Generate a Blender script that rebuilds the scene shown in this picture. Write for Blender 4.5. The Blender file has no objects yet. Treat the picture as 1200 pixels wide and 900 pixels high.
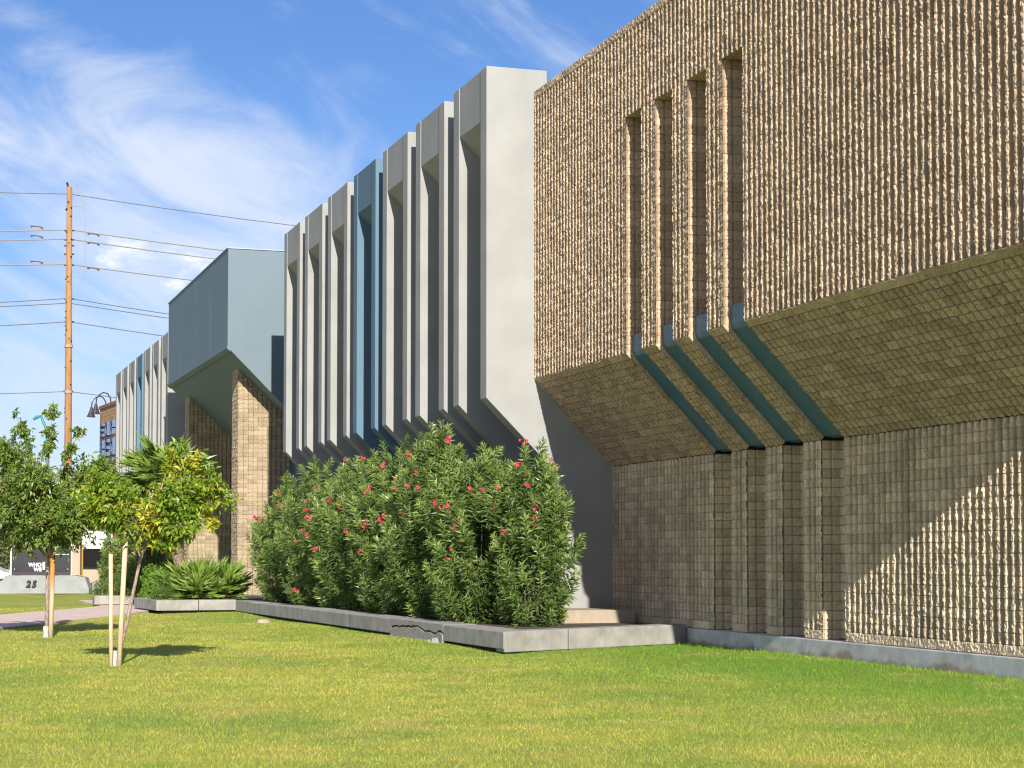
import bpy, math, random
import numpy as np
from mathutils import Matrix, Vector
R = math.radians
rng = np.random.default_rng(7)
random.seed(7)
S = bpy.context.scene
COL = S.collection

# ------------------------------------------------------------------ materials
def mat(name):
    m = bpy.data.materials.new(name); m.use_nodes = True
    nt = m.node_tree; nt.nodes.clear()
    out = nt.nodes.new('ShaderNodeOutputMaterial')
    b = nt.nodes.new('ShaderNodeBsdfPrincipled')
    nt.links.new(b.outputs[0], out.inputs[0])
    return m, nt, b, out
def N(nt, t, **k):
    n = nt.nodes.new(t)
    for a, v in k.items():
        if a in n.inputs: n.inputs[a].default_value = v
        else: setattr(n, a, v)
    return n
def noise(nt, scale, detail=4, rough=.55, vec=None, coord='Object'):
    n = N(nt, 'ShaderNodeTexNoise'); n.inputs['Scale'].default_value = scale
    n.inputs['Detail'].default_value = detail; n.inputs['Roughness'].default_value = rough
    if vec is None:
        g = N(nt, 'ShaderNodeNewGeometry'); nt.links.new(g.outputs['Position'], n.inputs['Vector'])
    else: nt.links.new(vec, n.inputs['Vector'])
    return n
def scaled(nt, sc):
    g = N(nt, 'ShaderNodeNewGeometry'); mp = N(nt, 'ShaderNodeMapping'); mp.inputs['Scale'].default_value = sc
    nt.links.new(g.outputs['Position'], mp.inputs['Vector']); return mp.outputs[0]
def ramp(nt, fac, stops):
    r = N(nt, 'ShaderNodeValToRGB'); e = r.color_ramp.elements
    while len(e) < len(stops): e.new(.5)
    for i, (p, c) in enumerate(stops):
        e[i].position = p; e[i].color = (c, c, c, 1) if isinstance(c, (int, float)) else (*c, 1)
    nt.links.new(fac, r.inputs[0]); return r.outputs[0]
def mix(nt, fac, a, b, mode='MIX'):
    m = N(nt, 'ShaderNodeMix', data_type='RGBA', blend_type=mode)
    for s, v in ((0, fac), (6, a), (7, b)):
        if isinstance(v, (int, float)): m.inputs[s].default_value = v
        elif isinstance(v, tuple): m.inputs[s].default_value = (*v, 1)
        else: nt.links.new(v, m.inputs[s])
    return m.outputs[2]
def bump(nt, b, h, dist, strength=1):
    bp = N(nt, 'ShaderNodeBump'); bp.inputs['Distance'].default_value = dist; bp.inputs['Strength'].default_value = strength
    nt.links.new(h, bp.inputs['Height']); nt.links.new(bp.outputs[0], b.inputs['Normal'])
def attr(nt, n):
    a = N(nt, 'ShaderNodeAttribute'); a.attribute_name = n; return a.outputs['Fac']

SCALE = dict(grey_painted_kerb=1.15, undercut_shade=1, soil=.9, dark_glazing=1, black_board=1, dark_metal=1, tyre_rubber=1, exposed_concrete=.75, brown_insulator=1, oleander_petal=1, rust_core=1, deep_blue_wall=.42, grey_back_wall=.44, blue_stucco=.44, blue_grey_panel=.40, cream_stucco=.55, teal_steel=.7, stem_bark=.5, young_bark=.8, palm_boots=1, dry_ground=.5, walkway_concrete=1.0, pole_wood=.75)
def plain(name, c, rough=.6, var=.12, scale=3, bscale=60, bdist=.004, metal=0, streak=0, spec=.5):
    c = tuple(x*SCALE.get(name, .6) for x in c)
    m, nt, b, o = mat(name)
    n = noise(nt, scale, 5).outputs[0]
    lo = tuple(x*(1-var) for x in c); hi = tuple(min(1, x*(1+var)) for x in c)
    col = ramp(nt, n, [(.3, lo), (.7, hi)])
    if streak:
        s = noise(nt, 1, 4, .6, scaled(nt, (3.5, 3.5, .16))).outputs[0]
        col = mix(nt, ramp(nt, s, [(.5, 0), (.78, streak)]), col, tuple(x*.62 for x in c))
    nt.links.new(col, b.inputs['Base Color'])
    b.inputs['Roughness'].default_value = rough; b.inputs['Metallic'].default_value = metal
    b.inputs['Specular IOR Level'].default_value = spec
    if bdist: bump(nt, b, noise(nt, bscale, 3).outputs[0], bdist)
    return m
def block(name, c, dark):
    m, nt, b, o = mat(name)
    t = attr(nt, 'tone')
    col = ramp(nt, t, [(0, tuple(x*.78 for x in c)), (.5, c), (1, tuple(x*1.2 for x in c))])
    f = noise(nt, 26, 4, .7).outputs[0]
    col = mix(nt, .8, col, ramp(nt, f, [(.3, .62), (.5, .98), (.72, 1.25)]), 'MULTIPLY')
    big = noise(nt, 1, 4, .6, scaled(nt, (1.3, 1.3, .5))).outputs[0]
    col = mix(nt, ramp(nt, big, [(.4, 0), (.75, .35)]), col, (c[0]*.6, c[1]*.6, c[2]*.62))
    col = mix(nt, attr(nt, 'mortar'), col, dark)
    nt.links.new(col, b.inputs['Base Color']); b.inputs['Roughness'].default_value = .95
    b.inputs['Specular IOR Level'].default_value = .15
    bump(nt, b, noise(nt, 45, 5, .7).outputs[0], .013)
    return m
def lowblock(name, c, dark):        # the weathered lower wall: stains near the ground, a few whitish marks
    m = block(name, c, dark); nt = m.node_tree
    b = [n for n in nt.nodes if n.type == 'BSDF_PRINCIPLED'][0]
    src = b.inputs['Base Color'].links[0].from_socket
    s = noise(nt, 1, 4, .6, scaled(nt, (1.2, 1.8, .25))).outputs[0]
    col = mix(nt, ramp(nt, s, [(.46, 0), (.7, .6)]), src, (.25, .21, .155))
    w = noise(nt, 1, 4, .6, scaled(nt, (2, .9, 1.6))).outputs[0]
    col = mix(nt, ramp(nt, w, [(.70, 0), (.75, .6)]), col, (.45, .47, .5))
    nt.links.new(col, b.inputs['Base Color']); return m
def leafmat(name, a, bcol, rough=.45, trans=.28, yellow=None, ysc=1.2, yth=.5):
    m, nt, b, o = mat(name)
    t = attr(nt, 'tone')
    col = ramp(nt, t, [(0, a), (1, bcol)])
    if yellow:
        n = noise(nt, ysc, 2).outputs[0]
        s = N(nt, 'ShaderNodeMath', operation='MULTIPLY_ADD'); nt.links.new(t, s.inputs[0]); s.inputs[1].default_value = .35; nt.links.new(n, s.inputs[2])
        col = mix(nt, ramp(nt, s.outputs[0], [(yth+.12, 0), (yth+.3, .85)]), col, yellow)
    nt.links.new(col, b.inputs['Base Color']); b.inputs['Roughness'].default_value = rough
    tr = N(nt, 'ShaderNodeBsdfTranslucent'); mx = N(nt, 'ShaderNodeMixShader'); mx.inputs[0].default_value = trans
    hs = N(nt, 'ShaderNodeHueSaturation'); hs.inputs['Value'].default_value = 1.5; hs.inputs['Hue'].default_value = .48
    nt.links.new(col, hs.inputs['Color']); nt.links.new(hs.outputs[0], tr.inputs[0])
    nt.links.new(b.outputs[0], mx.inputs[1]); nt.links.new(tr.outputs[0], mx.inputs[2]); nt.links.new(mx.outputs[0], o.inputs[0])
    return m

BLOCK = block('split_face_block', (.49, .372, .255), (.10, .08, .06))
PIERB = block('pier_block', (.37, .295, .195), (.10, .08, .06))
BLOCKLOW = lowblock('weathered_block', (.60, .48, .335), (.18, .145, .105))
CREAM = plain('cream_stucco', (.51, .515, .495), .8, .085, .8, 70, .004, streak=.07)
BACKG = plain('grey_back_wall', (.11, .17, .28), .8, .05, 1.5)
BLUEP = plain('blue_stucco', (.20, .37, .51), .75, .04, 1.1, 70, .003, streak=.1)
BLUEB = plain('deep_blue_wall', (.025, .13, .36), .7, .06, 1.4)
BOXP = plain('blue_grey_panel', (.265, .39, .465), .6, .04, .5, 60, .002, streak=.08)
STEEL = plain('teal_steel', (.055, .17, .26), .42, .1, 3, 80, .001)
CONC = plain('concrete', (.47, .45, .41), .9, .22, 2.2, 55, .012, streak=.5)
CONCG = plain('grey_painted_kerb', (.36, .365, .37), .85, .22, 2.5, 40, .012, streak=.45)
def dirty(m):
    nt = m.node_tree; b = [n for n in nt.nodes if n.type == 'BSDF_PRINCIPLED'][0]; src = b.inputs['Base Color'].links[0].from_socket
    g = N(nt, 'ShaderNodeNewGeometry'); sp = N(nt, 'ShaderNodeSeparateXYZ'); nt.links.new(g.outputs['Position'], sp.inputs[0])
    n = noise(nt, 1.1, 5, .7).outputs[0]
    a = N(nt, 'ShaderNodeMath', operation='MULTIPLY_ADD'); nt.links.new(sp.outputs[2], a.inputs[0]); a.inputs[1].default_value = -1.5; nt.links.new(n, a.inputs[2])
    nt.links.new(mix(nt, ramp(nt, a.outputs[0], [(.30, 0), (.48, .75)]), src, (.20, .135, .085)), b.inputs['Base Color'])
dirty(CONCG)
CONCD = plain('undercut_shade', (.06, .052, .045), .95, .3, 5)  # shade under the coping slabs, put into the base colour
CRACK = plain('exposed_concrete', (.40, .39, .37), .95, .3, 14, 60, .03)
SOIL = plain('soil', (.09, .065, .045), .95, .4, 6, 40, .03)
BEIGE = plain('beige_block', (.56, .46, .345), .9, .12, 4, 50, .01)
WALK = plain('walkway_concrete', (.62, .48, .41), .9, .14, 1.2, 60, .006)
GLASS = plain('dark_glazing', (.015, .02, .025), .12, .1, 2, 10, 0)
ROOFM = plain('roofing', (.35, .34, .32), .9, .1)
WOOD = plain('stake_wood', (.66, .49, .32), .85, .16, 1, 1, 0)
def woodgrain(m, sc, c, lo):
    nt = m.node_tree; b = [n for n in nt.nodes if n.type == 'BSDF_PRINCIPLED'][0]
    n = noise(nt, 1, 5, .65, scaled(nt, sc)).outputs[0]
    nt.links.new(ramp(nt, n, [(.3, lo), (.6, c)]), b.inputs['Base Color']); bump(nt, b, n, .01)
woodgrain(WOOD, (40, 40, 2.2), (.62, .48, .32), (.40, .28, .17))
WOODO = plain('stained_stake_wood', (.5, .3, .1), .85); woodgrain(WOODO, (40, 40, 2.2), (.60, .46, .30), (.36, .26, .16))
def stained(m):
    nt = m.node_tree; b = [n for n in nt.nodes if n.type == 'BSDF_PRINCIPLED'][0]; src = b.inputs['Base Color'].links[0].from_socket
    g = N(nt, 'ShaderNodeNewGeometry'); sp = N(nt, 'ShaderNodeSeparateXYZ'); nt.links.new(g.outputs['Position'], sp.inputs[0])
    r = N(nt, 'ShaderNodeMapRange'); r.inputs['From Min'].default_value = 1.0; r.inputs['From Max'].default_value = 1.6; nt.links.new(sp.outputs[2], r.inputs['Value'])
    nt.links.new(mix(nt, r.outputs[0], src, (.42, .19, .05)), b.inputs['Base Color'])
stained(WOODO)
POLEW = plain('pole_wood', (.5, .28, .1), .8); woodgrain(POLEW, (9, 9, .7), (.37, .19, .07), (.19, .09, .035))
BARK = plain('young_bark', (.2, .15, .12), .9); woodgrain(BARK, (25, 25, 9), (.34, .27, .23), (.10, .07, .06))
PBARK = plain('palm_boots', (.2, .14, .1), .95, .45, 14, 30, .03)
STEM = plain('stem_bark', (.22, .19, .12), .9, .3, 10)
WIRE = plain('cable', (.26, .27, .29), .5, .1, 1, 1, 0)
WIREL = plain('bare_cable', (.46, .44, .41), .4, .1, 1, 1, 0)
INSUL = plain('brown_insulator', (.16, .085, .06), .4, .2, 5, 1, 0)
DARKM = plain('dark_metal', (.035, .025, .035), .5, .1, 5, 1, 0)
BLACK = plain('black_board', (.018, .018, .022), .45, .3, 1.2, 1, 0)
WHITE = plain('white_paint', (.8, .8, .79), .5, .04, 3, 1, 0)
PALE = plain('pale_render', (.68, .63, .60), .85, .08, .6)
TAN = plain('tan_render', (.62, .50, .375), .85, .08, .9)
YELL = plain('yellow_paint', (.75, .38, .03), .5, .1, 5, 1, 0)
TEAL = plain('teal_paint', (.08, .33, .38), .5, .1, 4, 1, 0)
WRAP = plain('white_wrap', (.62, .62, .6), .7, .3, 18, 60, .01)
RED = plain('tail_light_red', (.35, .015, .02), .25, .1, 3, 1, 0)
CARW = plain('white_car_paint', (.8, .81, .83), .25, .02, 1, 1, 0)
TYRE = plain('tyre_rubber', (.02, .02, .02), .9, .2, 6)
LETB = plain('blue_letter', (.10, .17, .34), .5, .25, 6, 1, 0)
PETAL = plain('oleander_petal', (.74, .022, .10), .6, .25, 20, 1, 0)
GROUNDM = plain('dry_ground', (.30, .27, .23), .95, .2, .3, 30, .01)

L_OLE = leafmat('oleander_leaf', (.05, .105, .022), (.32, .42, .12), .36, .28)
L_TREE = leafmat('dark_tree_leaf', (.06, .125, .018), (.20, .30, .045), .4, .25, (.22, .24, .04), 1.6, .62)
L_YEL = leafmat('yellowing_leaf', (.10, .19, .014), (.25, .37, .03), .45, .34, (.52, .46, .04), 1.15, .56)
L_PALM = leafmat('palm_leaf', (.10, .19, .03), (.27, .38, .07), .42, .2)
L_LIME = leafmat('lime_leaf', (.08, .18, .012), (.17, .30, .025), .5, .3)
L_BOX = leafmat('box_leaf', (.05, .105, .015), (.12, .19, .03), .5, .25)
L_FAR = leafmat('far_leaf', (.07, .10, .035), (.15, .18, .07), .6, .25)

def brickmat():
    m, nt, b, o = mat('orange_brick')
    br = N(nt, 'ShaderNodeTexBrick'); br.inputs['Scale'].default_value = 1
    br.inputs['Brick Width'].default_value = .8; br.inputs['Row Height'].default_value = .3; br.inputs['Mortar Size'].default_value = .025
    br.inputs['Color1'].default_value = (.42, .25, .11, 1); br.inputs['Color2'].default_value = (.32, .18, .075, 1); br.inputs['Mortar'].default_value = (.42, .33, .23, 1)
    g = N(nt, 'ShaderNodeNewGeometry'); sp = N(nt, 'ShaderNodeSeparateXYZ'); cb = N(nt, 'ShaderNodeCombineXYZ')
    ad = N(nt, 'ShaderNodeMath', operation='ADD')
    nt.links.new(g.outputs['Position'], sp.inputs[0]); nt.links.new(sp.outputs[0], ad.inputs[0]); nt.links.new(sp.outputs[1], ad.inputs[1])
    nt.links.new(ad.outputs[0], cb.inputs[0]); nt.links.new(sp.outputs[2], cb.inputs[1]); nt.links.new(cb.outputs[0], br.inputs['Vector'])
    n = noise(nt, 1.3, 5, .7).outputs[0]
    nt.links.new(mix(nt, .7, br.outputs[0], ramp(nt, n, [(.3, .6), (.7, 1.3)]), 'MULTIPLY'), b.inputs['Base Color'])
    b.inputs['Roughness'].default_value = .9; return m
BRICK = brickmat()

def grassmat(name, blade):
    m, nt, b, o = mat(name)
    big = noise(nt, .23, 4, .6).outputs[0]
    med = noise(nt, 1.1, 5, .65).outputs[0]
    fine = noise(nt, 14, 3, .7).outputs[0]
    col = ramp(nt, med, [(.30, (.28, .36, .05)), (.5, (.42, .435, .075)), (.70, (.53, .46, .10))])
    green = ramp(nt, fine, [(.3, (.19, .29, .04)), (.7, (.29, .39, .06))])
    col = mix(nt, ramp(nt, big, [(.46, 0), (.64, .8)]), col, green)
    # well-watered strip along the building, and worn straw-coloured patches in the middle
    g = N(nt, 'ShaderNodeNewGeometry'); sp = N(nt, 'ShaderNodeSeparateXYZ'); nt.links.new(g.outputs['Position'], sp.inputs[0])
    mr = N(nt, 'ShaderNodeMapRange'); mr.inputs['From Min'].default_value = 9.5; mr.inputs['From Max'].default_value = 16.0; mr.inputs['To Max'].default_value = .88
    mm = N(nt, 'ShaderNodeMath', operation='MULTIPLY_ADD'); nt.links.new(med, mm.inputs[0]); mm.inputs[1].default_value = 4; nt.links.new(sp.outputs[0], mm.inputs[2])
    sub = N(nt, 'ShaderNodeMath', operation='SUBTRACT'); nt.links.new(mm.outputs[0], sub.inputs[0]); sub.inputs[1].default_value = 2
    nt.links.new(sub.outputs[0], mr.inputs['Value'])
    col = mix(nt, mr.outputs[0], col, (.16, .30, .03))
    dry = noise(nt, .55, 3, .5).outputs[0]
    col = mix(nt, ramp(nt, dry, [(.54, 0), (.7, .38)]), col, (.50, .40, .14))
    if blade:
        t = attr(nt, 'tone'); col = mix(nt, 1.0, col, ramp(nt, t, [(0, .7), (1, 1.4)]), 'MULTIPLY')
    else:
        col = mix(nt, 1.0, col, ramp(nt, fine, [(.3, .75), (.7, 1.05)]), 'MULTIPLY')
    nt.links.new(col, b.inputs['Base Color']); b.inputs['Roughness'].default_value = .75; b.inputs['Specular IOR Level'].default_value = .25
    if blade:
        tr = N(nt, 'ShaderNodeBsdfTranslucent'); mx = N(nt, 'ShaderNodeMixShader'); mx.inputs[0].default_value = .3
        nt.links.new(col, tr.inputs[0]); nt.links.new(b.outputs[0], mx.inputs[1]); nt.links.new(tr.outputs[0], mx.inputs[2]); nt.links.new(mx.outputs[0], o.inputs[0])
    else: bump(nt, b, noise(nt, 40, 4, .7).outputs[0], .05)
    return m
GRASS = grassmat('lawn_turf', False); BLADE = grassmat('grass_blade', True)

# ------------------------------------------------------------------ object helpers
def link(name, me, m=None, parent=None):
    o = bpy.data.objects.new(name, me); COL.objects.link(o)
    if m is not None and me is not None and len(me.materials) == 0: me.materials.append(m)
    if parent is not None: setpar(o, parent)
    return o
WLOC = {}
def wloc(o):
    v = Vector(o.location)
    while o.parent is not None:
        o = o.parent
    return v
def setpar(o, parent):
    o.parent = parent
    top = parent
    while top.parent is not None: top = top.parent
    # children keep world coordinates: undo the root's translation once (parts of the root only)
    if parent.parent is None: o.matrix_parent_inverse = Matrix.Translation(-Vector(parent.location))
def tag(o, label=None, cat=None, group=None, kind=None):
    if label: o['label'] = label
    if cat: o['category'] = cat
    if group: o['group'] = group
    if kind: o['kind'] = kind
    return o
def thing(name, label, cat, loc=(0, 0, 0), group=None):
    o = link(name, None); o.location = loc; o.empty_display_size = .2
    return tag(o, label, cat, group)
def mesh_np(name, V, F, attrs=None, smooth=False):
    V = np.ascontiguousarray(V, dtype=np.float32).reshape(-1, 3); F = np.ascontiguousarray(F, dtype=np.int32)
    k = F.shape[1]; me = bpy.data.meshes.new(name)
    me.vertices.add(len(V)); me.vertices.foreach_set('co', V.ravel())
    me.loops.add(F.size); me.loops.foreach_set('vertex_index', F.ravel())
    me.polygons.add(len(F)); me.polygons.foreach_set('loop_start', np.arange(0, F.size, k, dtype=np.int32))
    me.polygons.foreach_set('use_smooth', np.full(len(F), smooth, dtype=bool))
    me.update(calc_edges=True)
    for n, a in (attrs or {}).items():
        at = me.attributes.new(n, 'FLOAT', 'POINT'); at.data.foreach_set('value', np.ascontiguousarray(a, dtype=np.float32).ravel())
    return me
class MB:
    def __init__(s): s.v = []; s.f = []
    def poly(s, pts, faces):
        n = len(s.v); s.v += [tuple(p) for p in pts]; s.f += [tuple(i+n for i in f) for f in faces]; return s
    def box(s, x0, x1, y0, y1, z0, z1):
        return s.poly([(x, y, z) for x in (x0, x1) for y in (y0, y1) for z in (z0, z1)],
                      [(0, 1, 3, 2), (4, 6, 7, 5), (0, 4, 5, 1), (2, 3, 7, 6), (0, 2, 6, 4), (1, 5, 7, 3)])
    def prism(s, a, b):          # two matching outlines
        n = len(a); f = [tuple(range(n))[::-1], tuple(range(n, 2*n))]
        for i in range(n): j = (i+1) % n; f.append((i, j, n+j, n+i))
        return s.poly(list(a)+list(b), f)
    def prism_y(s, prof, y0, y1): return s.prism([(x, y0, z) for x, z in prof], [(x, y1, z) for x, z in prof])
    def tube(s, pts, rad, k=6, caps=True):
        pts = [Vector(p) for p in pts]; n0 = len(s.v); n = len(pts)
        if not hasattr(rad, '__len__'): rad = [rad]*n
        for i, p in enumerate(pts):
            d = (pts[min(i+1, n-1)]-pts[max(i-1, 0)]).normalized()
            a = d.cross(Vector((0, 0, 1)) if abs(d.z) < .9 else Vector((1, 0, 0))).normalized(); b = d.cross(a)
            for q in range(k):
                t = 2*math.pi*q/k; s.v.append(tuple(p+(a*math.cos(t)+b*math.sin(t))*rad[i]))
        for i in range(n-1):
            for q in range(k):
                r = (q+1) % k; s.f.append((n0+i*k+q, n0+i*k+r, n0+(i+1)*k+r, n0+(i+1)*k+q))
        if caps: s.f.append(tuple(n0+q for q in range(k))[::-1]); s.f.append(tuple(n0+(n-1)*k+q for q in range(k)))
        return s
    def build(s, name, m, parent=None, smooth=False, bevel=0):
        me = bpy.data.meshes.new(name); me.from_pydata(s.v, [], s.f); me.update()
        import bmesh
        bm = bmesh.new(); bm.from_mesh(me); bmesh.ops.recalc_face_normals(bm, faces=bm.faces); bm.to_mesh(me); bm.free()
        if smooth: me.polygons.foreach_set('use_smooth', [True]*len(me.polygons))
        o = link(name, me, m, parent)
        if bevel:
            md = o.modifiers.new('edge', 'BEVEL'); md.width = bevel; md.segments = 2; md.limit_method = 'ANGLE'
        return o
def ob(name, me, m, parent=None): return link(name, me, m, parent)

# ------------------------------------------------------------------ ribbed split-face block
RIB = [(0, 0), (.16, 0), (.205, .72), (.28, .98), (.42, 1), (.56, .95), (.68, .74), (.73, 0)]
WIDE = [(0, 0), (.10, 0), (.16, 1), (.40, 1), (.65, 1), (.84, 1), (.90, 0)]
BLK2 = [(0, 0), (.14, 0), (.22, 1), (.45, 1), (.68, 1), (.90, 1)]
BLK = [(0, 0), (.05, 0), (.10, 1), (.37, 1), (.65, 1), (.93, 1)]
PITCH, COURSE = 1.857/8, .2031
def ribbed(u0, u1, phase, v0, nc, P, p=PITCH, h=.12, prof=RIB, flat0=0, flat1=0, plain_rows=(), rough=1.0, c=COURSE, jd=.003, jm=.12, bo_=.0015):
    us, hs = [u0], [1.0]
    if flat0: us.append(u0+flat0); hs.append(1.0)
    a, b = u0+flat0+.004, u1-flat1-.004
    i0, i1 = math.floor((a-phase)/p)-1, math.ceil((b-phase)/p)+1
    for i in range(i0, i1):
        for o, q in prof:
            u = phase+(i+o)*p
            if a < u < b: us.append(u); hs.append(q)
    if flat1: us.append(u1-flat1); hs.append(1.0)
    us.append(u1); hs.append(1.0)
    us, hs = np.array(us), np.array(hs)
    offs = [(0, 1), (.045, 1), (.10, 0), (.28, 0), (.47, 0), (.66, 0), (.94, 0)]
    vs, js, cs = [], [], []
    for j in range(nc):
        for o, q in offs: vs.append(v0+(j+o)*c); js.append(q); cs.append(j)
    vs.append(v0+nc*c); js.append(1); cs.append(nc-1)
    vs, js, cs = np.array(vs), np.array(js), np.array(cs)
    nu, nv = len(us), len(vs)
    H = np.repeat(hs[:, None], nv, 1).copy()
    for j in plain_rows: H[:, cs == j] = 1.0
    J = np.repeat(js[None, :], nu, 0)
    cell = np.floor((us-phase)/p/2+.001).astype(int); cell -= cell.min()
    bt = rng.random((cell.max()+2, nc)); tone = bt[cell[:, None], cs[None, :]]
    cell1 = np.floor((us-phase)/p+.001).astype(int); cell1 -= cell1.min()
    bo = rng.normal(0, 1, (cell1.max()+2, nc)); boff = bo[cell1[:, None], cs[None, :]]
    jit = rng.normal(0, 1, (nu, nv))
    D = h*H + rough*(np.where(H > .9, jit*.0082, np.where(H > .5, jit*.004, jit*.003)) + np.where(H > .5, boff*bo_, 0))
    D = np.where(J > .5, np.minimum(D, h*H) - jd, D)
    U = us[:, None] + rough*rng.normal(0, .0025, (nu, nv))*(H > .5)
    U[0] = us[0]; U[-1] = us[-1]
    Vv = np.repeat(vs[None, :], nu, 0)
    X = P(U, Vv, D-h)
    idx = np.arange(nu*nv).reshape(nu, nv)
    F = np.stack([idx[:-1, :-1], idx[1:, :-1], idx[1:, 1:], idx[:-1, 1:]], -1).reshape(-1, 4)
    tone = np.clip(.5+(tone-.5)*.9+rng.normal(0, .12, tone.shape), 0, 1)
    return np.stack(X, -1).reshape(-1, 3), F, tone.ravel(), (J*jm).ravel()
def join(parts):
    V, F, T, M, n = [], [], [], [], 0
    for v, f, t, m in parts: V.append(v); F.append(f+n); T.append(t); M.append(m); n += len(v)
    return np.concatenate(V), np.concatenate(F), dict(tone=np.concatenate(T), mortar=np.concatenate(M))

# ------------------------------------------------------------------ the office building
XU, XL, ZF, ZS, ZB, ZT = 16.43, 18.70, 7.0, 4.63, .38, 14.92     # upper plane, lower plane, fold, soffit foot, kerb top, roof
YN, YE = 24.72, 48.40                                              # near corner, end wall of the grey wing
slits = [(35.0+1.857*k, 36.03+1.857*k) for k in range(4)]
bld = thing('office_building', 'long office building of tan ribbed block, grey concrete fins and a blue entrance box', 'building', (17, 48, 0))
up = lambda U, V, D: (XU-D, U, ZF+V)
NUP = 39; CU = (ZT-ZF)/NUP
nslit = round((12.75-ZF)/CU)
ZST = ZF+nslit*CU
parts = []
ph = 35.0
parts.append(ribbed(YN, YE, ph, nslit*CU, NUP-nslit, up, plain_rows=(NUP-nslit-1,), c=CU))
edges = [YN]+[e for s in slits for e in s]+[YE]
for i in range(0, len(edges), 2):
    a, b = edges[i], edges[i+1]
    parts.append(ribbed(a, b, ph, 0, nslit, up, flat0=(.11 if i else 0), flat1=0, c=CU))
V, F, A = join(parts); ob('upper_wall', mesh_np('upper_wall', V, F, A), BLOCK, bld)
# reveals of the tall slits in the upper wall
SD = .45
parts = []
for a, b in slits:
    parts.append(ribbed(0, SD, 0, 0, nslit, lambda U, V, D: (XU+.012+U, b-.0-D*1-.0, ZF+V), p=SD/2, h=.05, prof=BLK2, rough=.6, jd=.006, jm=.3, bo_=.003, c=CU))
    parts.append(ribbed(0, SD, 0, 0, nslit, lambda U, V, D: (XU+.012+U, a+D, ZF+V), p=SD/2, h=.05, prof=BLK2, rough=.6, jd=.006, jm=.3, bo_=.003, c=CU))
    parts.append(ribbed(a, b, a, 0, nslit, lambda U, V, D: (XU+SD-D, U, ZF+V), p=(b-a)/4, h=.02, prof=BLK, rough=.7, c=CU))
    parts.append(ribbed(a, b, a, 0, 2, lambda U, V, D: (XU+.01+V, U, ZST+D), p=(b-a)/4, h=.012, prof=BLK, rough=.7, c=SD/2))
V, F, A = join(parts); ob('slit_reveal', mesh_np('slit_reveal', V, F, A), BLOCK, bld)
# 45 degree soffit, mitred at the near corner
SL = math.hypot(XL-XU, ZF-ZS); tx, tz = (XL-XU)/SL, (ZS-ZF)/SL; nx, nz = tz, -tx
NS = 16; CS = SL/NS
def sof(U, V, D):
    lim = YN+V/SL*2.3
    U = np.maximum(U, lim)
    return XU+tx*V+nx*D, U, ZF+tz*V+nz*D
parts = []
for i in range(0, len(edges), 2):
    a, b = edges[i], edges[i+1]
    parts.append(ribbed(a, b, ph, 0, NS, sof, flat0=(.11 if i else 0), plain_rows=(0,), c=CS, h=.075, prof=WIDE, jd=.014, jm=.5, bo_=.006))
for a, b in slits:       # side faces of the slots
    for y, sg in ((a, 1), (b, -1)):
        parts.append(ribbed(0, SL, 0, 0, 2, lambda U, V, D: (XU+tx*U-nx*V-nx*.0, y+sg*D+0*U, ZF+tz*U-nz*V), p=CS, h=.01, prof=BLK, rough=.6, c=.2))
V, F, A = join(parts); ob('soffit', mesh_np('soffit', V, F, A), BLOCK, bld)
# teal steel channels filling the slots: a short upright face at the fold, then down the slope
for a, b in slits:
    r = .16
    q = [(XU+.17, ZF+.43), (XU+.17, ZF+.02)]
    e0 = (XU-nx*r, ZF-nz*r); e1 = (XL-nx*r*.6, ZS-nz*r*.6)
    prof = [(XU+.17, ZF+.43), (XU+.17, ZF+.05), (XU+tx*.20-nx*.10, ZF+tz*.20-nz*.10), (XL-nx*.10-tx*.02, ZS-nz*.10-tz*.02),
            (XL+.3, ZS+.05), (XL+.3, ZS+.3), (XU+.44, ZF+.43)]
    MB().prism_y(prof, a+.015, b-.02).build('steel_channel', STEEL, bld)
# lower wall with its four recesses
NL = 21; CL = (ZS-ZB)/NL
low = lambda U, V, D: (XL-D, U, ZB+V)
parts = []
ledges = [27.05]+edges[1:]
for i in range(0, len(ledges), 2):
    parts.append(ribbed(ledges[i], ledges[i+1], ph, 0, NL, low, flat0=(.13 if i else 0), plain_rows=(0,), c=CL, jd=.006, jm=.42, bo_=.003))
for a, b in slits:
    parts.append(ribbed(0, SD, 0, 0, NL, lambda U, V, D: (XL+.012+U, b-D, ZB+V), p=SD/2, h=.05, prof=BLK2, rough=.6, jd=.008, jm=.55, bo_=.003, c=CL))
    parts.append(ribbed(0, SD, 0, 0, NL, lambda U, V, D: (XL+.012+U, a+D, ZB+V), p=SD/2, h=.05, prof=BLK2, rough=.6, jd=.008, jm=.55, bo_=.003, c=CL))
    parts.append(ribbed(a, b, a, 0, NL, lambda U, V, D: (XL+SD-D, U, ZB+V), p=(b-a)/4, h=.03, prof=BLK, rough=.8, c=CL, jd=.01, jm=.6))
V, F, A = join(parts); ob('lower_wall', mesh_np('lower_wall', V, F, A), BLOCKLOW, bld)
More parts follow.
